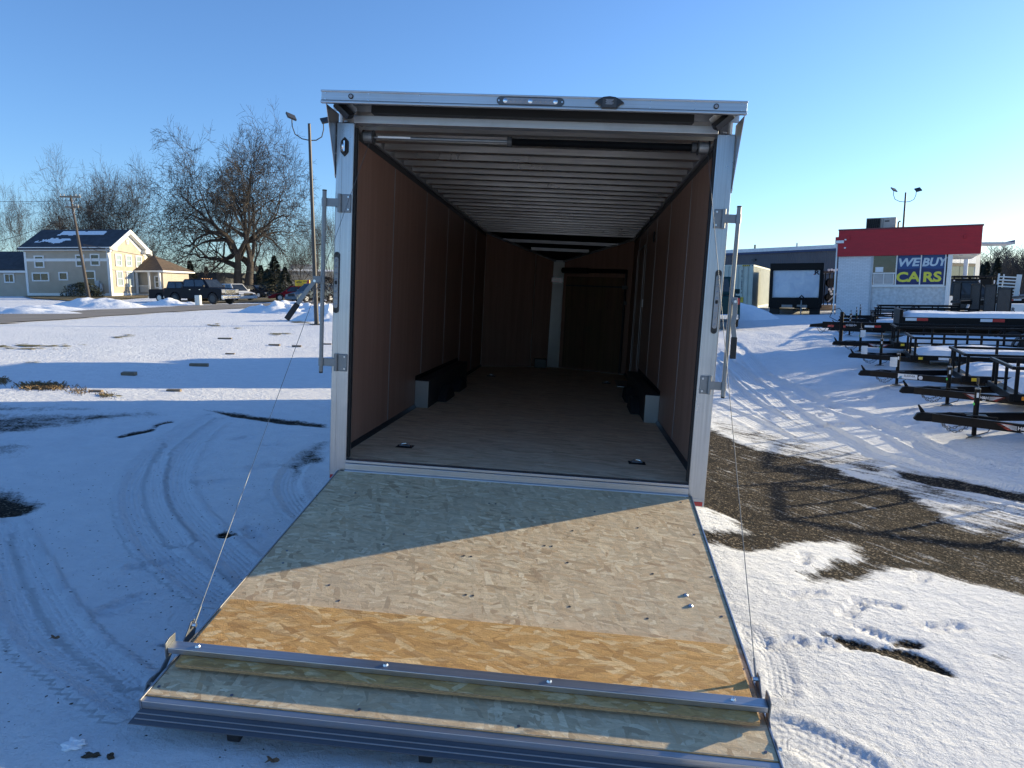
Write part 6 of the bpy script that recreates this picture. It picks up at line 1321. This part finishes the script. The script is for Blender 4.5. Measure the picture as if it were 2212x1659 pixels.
def gw(x0, y0, x1, y1):
    a = hr_(x0, y1); b = hr_(x1, y0); window(HS, (a.y, a.z), (b.y, b.z), 'y', 0, True, M['blindglass'])
for q in ((774,196,808,276),(842,202,876,278),(910,207,943,285),(783,307,818,412),(851,311,888,414),(919,314,952,414)): gw(*q)
a = hr_(845, 128); b = hr_(858, 102); window(HS, (a.y, a.z), (b.y, b.z), 'y', 0, False)
MB().tube([(.06,-.12,.1),(.06,-.12,ZE-1.3),(.06,-.4,ZE-.4)], .05, 6).build('downspout', M['white'], HS)
box('meter_box', (-1.6,-.25,.9), (-1.2,-.001,1.7), M['greytrim'], HS); MB().tube([(-1.0,-.15,.5),(-1.0,-.15,1.4)], .14, 8).build('gas_meter', M['greytrim'], HS)
# left wing
wl_ = hl(0, 300).x; WZ = hl(100, 302).z - .0
MB().box((XL-10, .6, -.6), (XL-.001, DG-1.0, WZ)).build('wing_wall', M['clap'], HS)
MB().prism([(.2, WZ-.05),(DG/2,WZ+2.0),(DG-.6,WZ-.05),(DG-.6,WZ+.1),(DG/2,WZ+2.15),(.2,WZ+.1)], XL-10.2, XL-.002, 'x').build('wing_roof', M['shingle'], HS); MB().box((XL-10,.22,WZ-.28), (XL-.002,.32,WZ-.04)).build('wing_eave', M['white'], HS)
ww = HS; a = hl(5, 388); b = hl(68, 324); window(HS, (a.x, a.z), (b.x, b.z), 'x', .6, 'v')
# right porch wing
PY0 = DG - 2.5; RX = 2.9; PZ = 2.7
MB().box((.001, DG-1.8, -.5), (RX, DG+4, PZ)).build('porch_wing_wall', M['clap'], HS)
MB().prism([(DG-2.6,PZ-.0),(DG+4.6,PZ-.0),(DG+4.6,PZ+.18),(DG-2.6,PZ+.18)], .003, RX+.5, 'x').build('porch_eave', M['white'], HS)
MB().add([(.004,DG-2.6,PZ+.181),(RX+.5,DG-2.6,PZ+.181),(RX+.5,DG+4.6,PZ+.181),(.004,DG+4.6,PZ+.181),(.004,DG+1,PZ+2.1),(.5,DG+1,PZ+2.0)], [(3,2,1,0),(0,1,5,4),(1,2,5),(2,3,4,5),(3,0,4)]).build('porch_roof', simple('brown_roof_shingle', (.10,.07,.05), .9, 0, .3, 3), HS)
for x_ in (.15, 1.6, RX-.1): MB().box((x_-.1, DG-2.45, -.3), (x_+.1, DG-2.25, PZ-.001)).build('porch_post', M['white'], HS)
for k in range(9): MB().box((.5+.11*k, DG-2.36, .45), (.53+.11*k, DG-2.32, 1.15)).build('baluster', M['white'], HS)
MB().box((.4, DG-2.38, 1.15), (1.5, DG-2.3, 1.22)).build('porch_railing', M['white'], HS); MB().box((.1,DG-2.5,.1), (RX,DG-1.81,.3)).build('porch_floor', M['greytrim'], HS)
window(HS, (1.9, .9), (2.6, 2.3), 'x', DG-1.8)
# shrubs, propped board, small posts
def shrub(px, py, D, rx, ry, h, label, m, n=900, nm='shrub'):
    o = gat(px, py, D); mb = MB(); rn = random.Random(px)
    for i in range(n):
        a = rn.uniform(0, 6.28); e = rn.random()**.5; z = rn.random(); rr = math.sqrt(max(0, 1 - z*z)); x = rx*e*rr*math.cos(a); y = ry*e*rr*math.sin(a); zz = h*z
        s = .10; v1 = Vector((rn.uniform(-s,s), rn.uniform(-s,s), rn.uniform(-s,s)))*1.6; v2 = Vector((rn.uniform(-s,s), rn.uniform(-s,s), rn.uniform(-s,s)))
        p = Vector((x,y,zz)); mb.add([p, p+v1, p+v2], [(0,1,2)])
    ob = mb.build(nm, m, None); ob.location = o; return tag(ob, label, 'shrub')
M['leafdark'] = simple('dark_evergreen_needles', (.022,.030,.018), .9, 0, .4, 4); M['leafbrown'] = simple('dead_shrub', (.06,.045,.035), .9, 0, .4, 4)
shrub(178, 637, 73, 2.6, .8, 1.5, 'low dark shrub heap against the shaded house wall', M['leafdark'], 2200); shrub(205, 639, 72.5, 1.0, .6, .7, 'small dark shrub at the foot of the utility pole by the house', M['leafdark'], 600)
shrub(706, 640, 62, 2.2, 1.0, 2.2, 'brown leafless shrub behind the left post of the trailer', M['leafbrown'], 2600); shrub(368, 640, 82, 1.5, .8, .9, 'brown shrub by the porch steps', M['leafbrown'], 700)
o = MB().box((-.65,-.04,0), (.65,.04,1.3)).build('propped_panel', simple('grey_panel', (.25,.27,.28), .7), None); o.location = vloc(154, 637, 74.4); o.rotation_euler = (R(-15), R(6), camdir(1,-.05)); tag(o, 'grey panel propped against the shaded house wall', 'panel')
o = MB().box((-.2,-.15,0), (.2,.15,.75)).build('utility_pedestal', M['offwhite'], None, .02); o.location = vloc(429, 660, 53.5); tag(o, 'short pale utility pedestal beside the road in front of the navy pickup', 'pedestal')
# ------------------------------------------------------------------ utility poles and wires
def upole(px, py, D, h, lean, label, arms=((.0,.87),(-.9,.55))):
    o = empty('utility_pole', gat(px, py, D), camdir(1, .15), label, 'utility pole', 'wooden utility poles'); 
    MB().tube([(0,0,-.2),(lean,0,h)], [.15,.09], 10).build('pole', simple('grey_pole_wood', (.085,.07,.06), .9, 0, .2, 4, .01, 20, (1,1,.2)), o, smooth=True)
    for dz_, wd in arms:
        z = h - .15 + dz_; x = lean*z/h; MB().box((x-wd, -.16, z-.07), (x+wd, -.04, z+.07)).build('crossarm', M['oldwood'], o)
        for k in (-1,-.6,.6,1): MB().tube([(x+k*wd*.93,-.1,z+.07),(x+k*wd*.93,-.1,z+.25)], .04, 6).build('insulator', M['greytrim'], o)
        for s in (-1,1): MB().tube([(x,-.06,z-.75),(x+s*wd*.5,-.1,z-.07)], .025, 5).build('brace', M['greytrim'], o)
    return o
upole(195, 656, 65, 9.7, -.95, 'leaning wooden utility pole with two crossarms in front of the house')
upole(143, 640, 115, 12.6, -.1, 'bare wooden pole rising behind the house roof', ())
upole(690, 640, 120, 8.6, -.1, 'distant wooden pole between the light pole and the trailer', ((0,1.0),))
def wire(a, b, s, label, r=.022):
    mb = MB().tube(sag(a, b, s, 24), r, 4); o = mb.build('overhead_wire', M['rubber'] if True else None, None); return tag(o, label, 'wire', 'overhead wires')
pt = lambda px, py, D: at(px, py, D)
wire(pt(172, 432, 65), pt(-200, 418, 90), .5, 'overhead wire from the leaning pole to the left edge, topmost'); wire(pt(178, 457, 65), pt(-200, 560, 60), .6, 'overhead wire dropping from the leaning pole to the far left')
wire(pt(180, 530, 65), pt(242, 545, 74.5), .2, 'service wire from the leaning pole to the house corner'); wire(pt(180, 528, 65), pt(700, 600, 118), .6, 'overhead wire running behind the big bare tree')
wire(pt(175, 450, 65), pt(760, 560, 170), .8, 'upper overhead wire running behind the big bare tree')
# ------------------------------------------------------------------ trees
def bare_tree(name, loc, h, spread, seed, label, trunk_r, levels=5, nk=(5,5,4,4,4), twig_r=.012, lean=0, group=None, forks=2, fork_h=.18, m_t=None, m_c=None, up=.25, droop=0.0, cat='tree', sides=3, limb_f=.62, rad=None):
    root = empty(name, loc, 0, label, cat, group); rn = random.Random(seed); trunk = MB(); crown = MB(); V3 = Vector
    def limb(p, d, ln, r, lev):
        n = 6 if lev < 2 else (5 if lev < 4 else 3); pts = [p]; rs = [r]; q = p.copy(); dd = d.copy()
        wig = (.16 + .07*lev) if lev < 3 else .30
        kids = []
        for i in range(n):
            ax = V3((rn.gauss(0,1), rn.gauss(0,1), rn.gauss(0,1))) * wig * .8
            dd = (dd + ax + V3((0,0,up*(.5 if lev < 3 else .2) - droop*(lev >= 3)))*.35).normalized(); q = q + dd * ln / n
            pts.append(q.copy()); rs.append(max(twig_r*.7, r * (1 - .72*(i+1)/n))); kids.append((q.copy(), dd.copy(), rs[-1]))
        (trunk if lev < 2 else crown).tube(pts, rs, 8 if lev < 1 else (6 if lev < 2 else (4 if lev < 3 else sides)), lev < 1)
        if lev >= levels: return
        k = nk[min(lev, len(nk)-1)]
        for j in range(k):
            f = (j + .5 + rn.uniform(-.3,.3)) / k; f = .25 + .75*f; i = min(n-1, int(f*n)); b, bd2, br2 = kids[i]
            perp = bd2.cross(V3((rn.gauss(0,1), rn.gauss(0,1), rn.gauss(0,1)))).normalized(); ang = R(rn.uniform(28, 62))
            nd = (bd2*math.cos(ang) + perp*math.sin(ang)).normalized()
            limb(b, nd, ln * rn.uniform(.50, .78) * (1.05 - .35*f*0), max(twig_r, min(br2*.85, r*.55)), lev+1)
        limb(q, dd, ln*.55, max(twig_r, rs[-1]), lev+1)
    for f in range(forks):
        a = 2*math.pi*f/forks + rn.uniform(-.4,.4) + .3; base = V3((math.cos(a), math.sin(a), 0)) * trunk_r*(.8 if forks > 1 else 0)
        tilt = V3((math.cos(a)*.12*(forks > 1) + lean, math.sin(a)*.12*(forks > 1), 1)).normalized(); top = base + tilt*h*fork_h*2.0
        mid = base + tilt*h*fork_h + V3((rn.uniform(-.1,.1), 0, 0)); flare = base*1.4 + V3((0,0,-.3))
        trunk.tube([flare, base + tilt*.6, mid, top], [trunk_r*1.35, trunk_r*.95, trunk_r*.85, trunk_r*.72], 10)
        nb = 4 if forks > 1 else 6
        for j in range(nb):
            a2 = 2*math.pi*j/nb + rn.uniform(-.5,.5) + f; el = (rn.uniform(.2, .75) if rad is None or rad < 9 else (.12, .35, .75, .95)[j % 4]) if j else 1.25; sp_ = spread
            d = V3((math.cos(a2)*sp_, math.sin(a2)*sp_, math.tan(el)*.8)).normalized(); st = mid.lerp(top, rn.uniform(.2, 1) if j else 1)
            limb(st, d, h*rn.uniform(.36,.48)*limb_f/.62, trunk_r*rn.uniform(.42,.6)*(1.3 if rad and rad > 9 else 1), 1)
    # scale so the whole tree has the intended height
    allv = crown.v; zt = sorted(v[2] for v in allv)[int(len(allv)*.998)]; k = h/zt
    kx = k; mx = sum(v[0] for v in crown.v)/len(crown.v); my = sum(v[1] for v in crown.v)/len(crown.v); mz = zt*.6
    for lst in (trunk, crown): lst.v = [(v[0] - mx*max(0, v[2]-.1*zt)/mz, v[1] - my*max(0, v[2]-.1*zt)/mz, v[2]) for v in lst.v]
    if rad:
        rr = sorted(math.hypot(v[0], v[1]) for v in crown.v)[int(len(crown.v)*.985)]; kx = rad/rr
    hh = .22*h
    def sq(v):
        z = v[2]*k; f = min(1, max(0, z/hh)); q = k*(1-f) + kx*f; return (v[0]*q, v[1]*q, z)
    trunk.v = [sq(v) for v in trunk.v]; crown.v = [sq(v) for v in crown.v]
    trunk.build('trunk', m_t or M['bark'], root, smooth=True); crown.build('crown', m_c or M['twig'], root)
    return root
big = bare_tree('bare_tree', gat(527, 645, 100), 22.6, 1.0, 12, 'great spreading leafless tree with a double trunk behind the navy pickup', 1.05, 6, (5,5,4,4,3,3), .030, .0, None, 2, .15, up=.05, limb_f=.78, rad=12.2)
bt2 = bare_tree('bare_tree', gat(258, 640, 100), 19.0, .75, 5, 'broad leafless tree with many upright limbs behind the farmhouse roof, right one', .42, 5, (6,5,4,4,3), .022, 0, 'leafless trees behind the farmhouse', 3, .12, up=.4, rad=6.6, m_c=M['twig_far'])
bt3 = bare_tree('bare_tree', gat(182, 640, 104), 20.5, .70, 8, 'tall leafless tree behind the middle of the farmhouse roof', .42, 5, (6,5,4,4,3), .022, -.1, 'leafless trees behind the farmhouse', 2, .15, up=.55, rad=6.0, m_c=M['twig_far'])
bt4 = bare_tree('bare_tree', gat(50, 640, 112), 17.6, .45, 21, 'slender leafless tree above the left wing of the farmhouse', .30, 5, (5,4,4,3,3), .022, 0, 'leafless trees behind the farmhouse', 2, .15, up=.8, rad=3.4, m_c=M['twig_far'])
def cp(src, px, D, sc, rz, label, group='leafless trees behind the farmhouse'):
    c = copy_tree(src); c.location = gat(px, 640, D); c.scale = (sc, sc, sc); c.rotation_euler = (0, 0, rz); c['label'] = label; c['group'] = group; return c
cp(bt4, -20, 110, 1.0, 2.0, 'slender leafless tree at the far left edge of the picture'); cp(bt4, 110, 122, .85, 4.1, 'small slender leafless tree left of the bare pole behind the house'); cp(bt4, 150, 118, .92, 1.1, 'slender leafless tree right of the bare pole behind the house')
cp(bt3, 318, 118, .62, .7, 'low leafless tree beyond the porch wing of the farmhouse'); cp(bt3, -70, 100, .9, .7, 'leafless tree just outside the left edge of the picture')
cp(bt4, 690, 95, .66, .3, 'leafless tree behind the light pole, left of the trailer', None); cp(bt3, 650, 105, .52, 2.3, 'small leafless tree above the yellow sign', None); cp(bt4, 716, 80, .62, 1.3, 'leafless tree right against the trailer post', None)
for px_, D_, s_, lb_ in ((2090, 150, .62, 'leafless tree just right of the showroom'), (2135, 120, .42, 'low leafless tree left of the dense grove at the right'), (2165, 112, .50, 'leafless tree in the middle of the right-hand grove'), (2192, 100, .56, 'tall leafless tree near the right edge'), (2228, 98, .64, 'tallest leafless tree cut by the right edge'), (2150, 125, .40, 'small leafless tree in the right-hand grove')):
    cp(bt2 if s_ > .45 else bt3, px_, D_, s_*.6, px_*1.3, lb_, 'leafless grove at the right')
# conifers
def conifer(px, py, D, h, r, label, seed):
    rn = random.Random(seed); root = empty('conifer', gat(px, py, D), 0, label, 'tree', 'dark conifers'); mb = MB()
    MB().tube([(0,0,-.2),(0,0,h*.97)], [.14*h/6,.02], 8).build('trunk', M['bark'], root)
    for i in range(1500):
        z = h*(.10 + .90*rn.random()**1.25); rr = r*(1 - z/h)*(.35+.65*rn.random())*(1+.25*math.sin(z*5)) + .08; a = rn.uniform(0,6.28); p = Vector((rr*math.cos(a), rr*math.sin(a), z - rr*.2)); out = Vector((math.cos(a), math.sin(a), -.15)); sd_ = Vector((-math.sin(a), math.cos(a), 0)); s = rn.uniform(.15,.34)*h/6
        mb.add([p - out*s, p + sd_*s*.45 + Vector((0,0,-.05)), p + out*s, p - sd_*s*.45 + Vector((0,0,rn.uniform(-.1,.1)))], [(0,1,2),(0,2,3)])
    mb.build('crown', M['leafdark'], root); return root
conifer(414, 634, 95, 4.6, 1.8, 'dark spruce behind the bed of the navy pickup', 1); conifer(448, 634, 110, 4.4, 1.3, 'small dark spruce left of the big tree trunk', 2); conifer(596, 642, 84, 5.0, 2.1, 'tallest dark spruce between the tree trunk and the sign', 3); conifer(566, 642, 88, 3.9, 1.6, 'dark spruce just right of the big tree trunk', 4); conifer(618, 643, 82, 3.6, 1.7, 'low dark spruce beside the yellow sign', 5); conifer(580, 643, 86, 3.4, 1.8, 'bushy dark spruce behind the black sedan', 6)
for i, (px_, D_) in enumerate(((2118,96),(2126,94),(2148,90))): conifer(px_, 640, D_, 4.4+.3*i, 1.5, ('pointed cedar at the left of the right-hand grove','second pointed cedar in the right-hand grove','third cedar inside the right-hand grove')[i], 10+i)
# low dark shop beyond the cars
DS, l1, h1 = bldg('dark_shop', 'long dark flat-roofed shop beyond the parked cars', 'building', 470, 640, 100, 640, 118, 12, 3.6, simple('dark_shop_wall', (.03,.032,.036), .7))
GS, l2, h2 = bldg('grey_block_building', 'pale block building with a bright snow-edged roof behind the yellow sign', 'building', 604, 640, 108, 722, 112, 14, 4.0, simple('grey_block', (.26,.25,.23), .8)); MB().box((-.1,-.2,h2), (l2,14,h2+.28)).build('roof_snow', M['snow'], GS); MB().box((2.4,1,h2+.281), (5.8,3,h2+1.1)).build('rooftop_unit', M['greytrim'], GS)
# far wood on both sides: one mass
def wood(name, x0, x1, D, hh, n, seed, m):
    rn = random.Random(seed); mb = MB()
    for i in range(n):
        px_ = rn.uniform(x0, x1); d = D*rn.uniform(.9, 1.25); p = at(px_, 640, d); z = .25; h = hh*rn.uniform(.6, 1.1)*(1 + .25*math.sin(px_*.02+seed))
        base = Vector((p[0], p[1], z)); mb.tube([base, base + Vector((rn.uniform(-.5,.5), 0, h))], [.16, .03], 3, False)
        for j in range(15):
            f = rn.uniform(.25, .95); a = rn.uniform(0, 6.28); l = h*.33*(1.1-f*.6); q = base + Vector((0,0,h*f)); e = q + Vector((math.cos(a)*l*.7, math.sin(a)*l*.7, l*.75))
            mb.tube([q, e], [.05, .02], 3, False)
            for k in range(3):
                a2 = rn.uniform(0, 6.28); q2 = q.lerp(e, rn.uniform(.3,1)); mb.tube([q2, q2 + Vector((math.cos(a2)*l*.35, math.sin(a2)*l*.35, l*.35))], [.025,.015], 3, False)
    return mb.build(name, m, None, kind='stuff')
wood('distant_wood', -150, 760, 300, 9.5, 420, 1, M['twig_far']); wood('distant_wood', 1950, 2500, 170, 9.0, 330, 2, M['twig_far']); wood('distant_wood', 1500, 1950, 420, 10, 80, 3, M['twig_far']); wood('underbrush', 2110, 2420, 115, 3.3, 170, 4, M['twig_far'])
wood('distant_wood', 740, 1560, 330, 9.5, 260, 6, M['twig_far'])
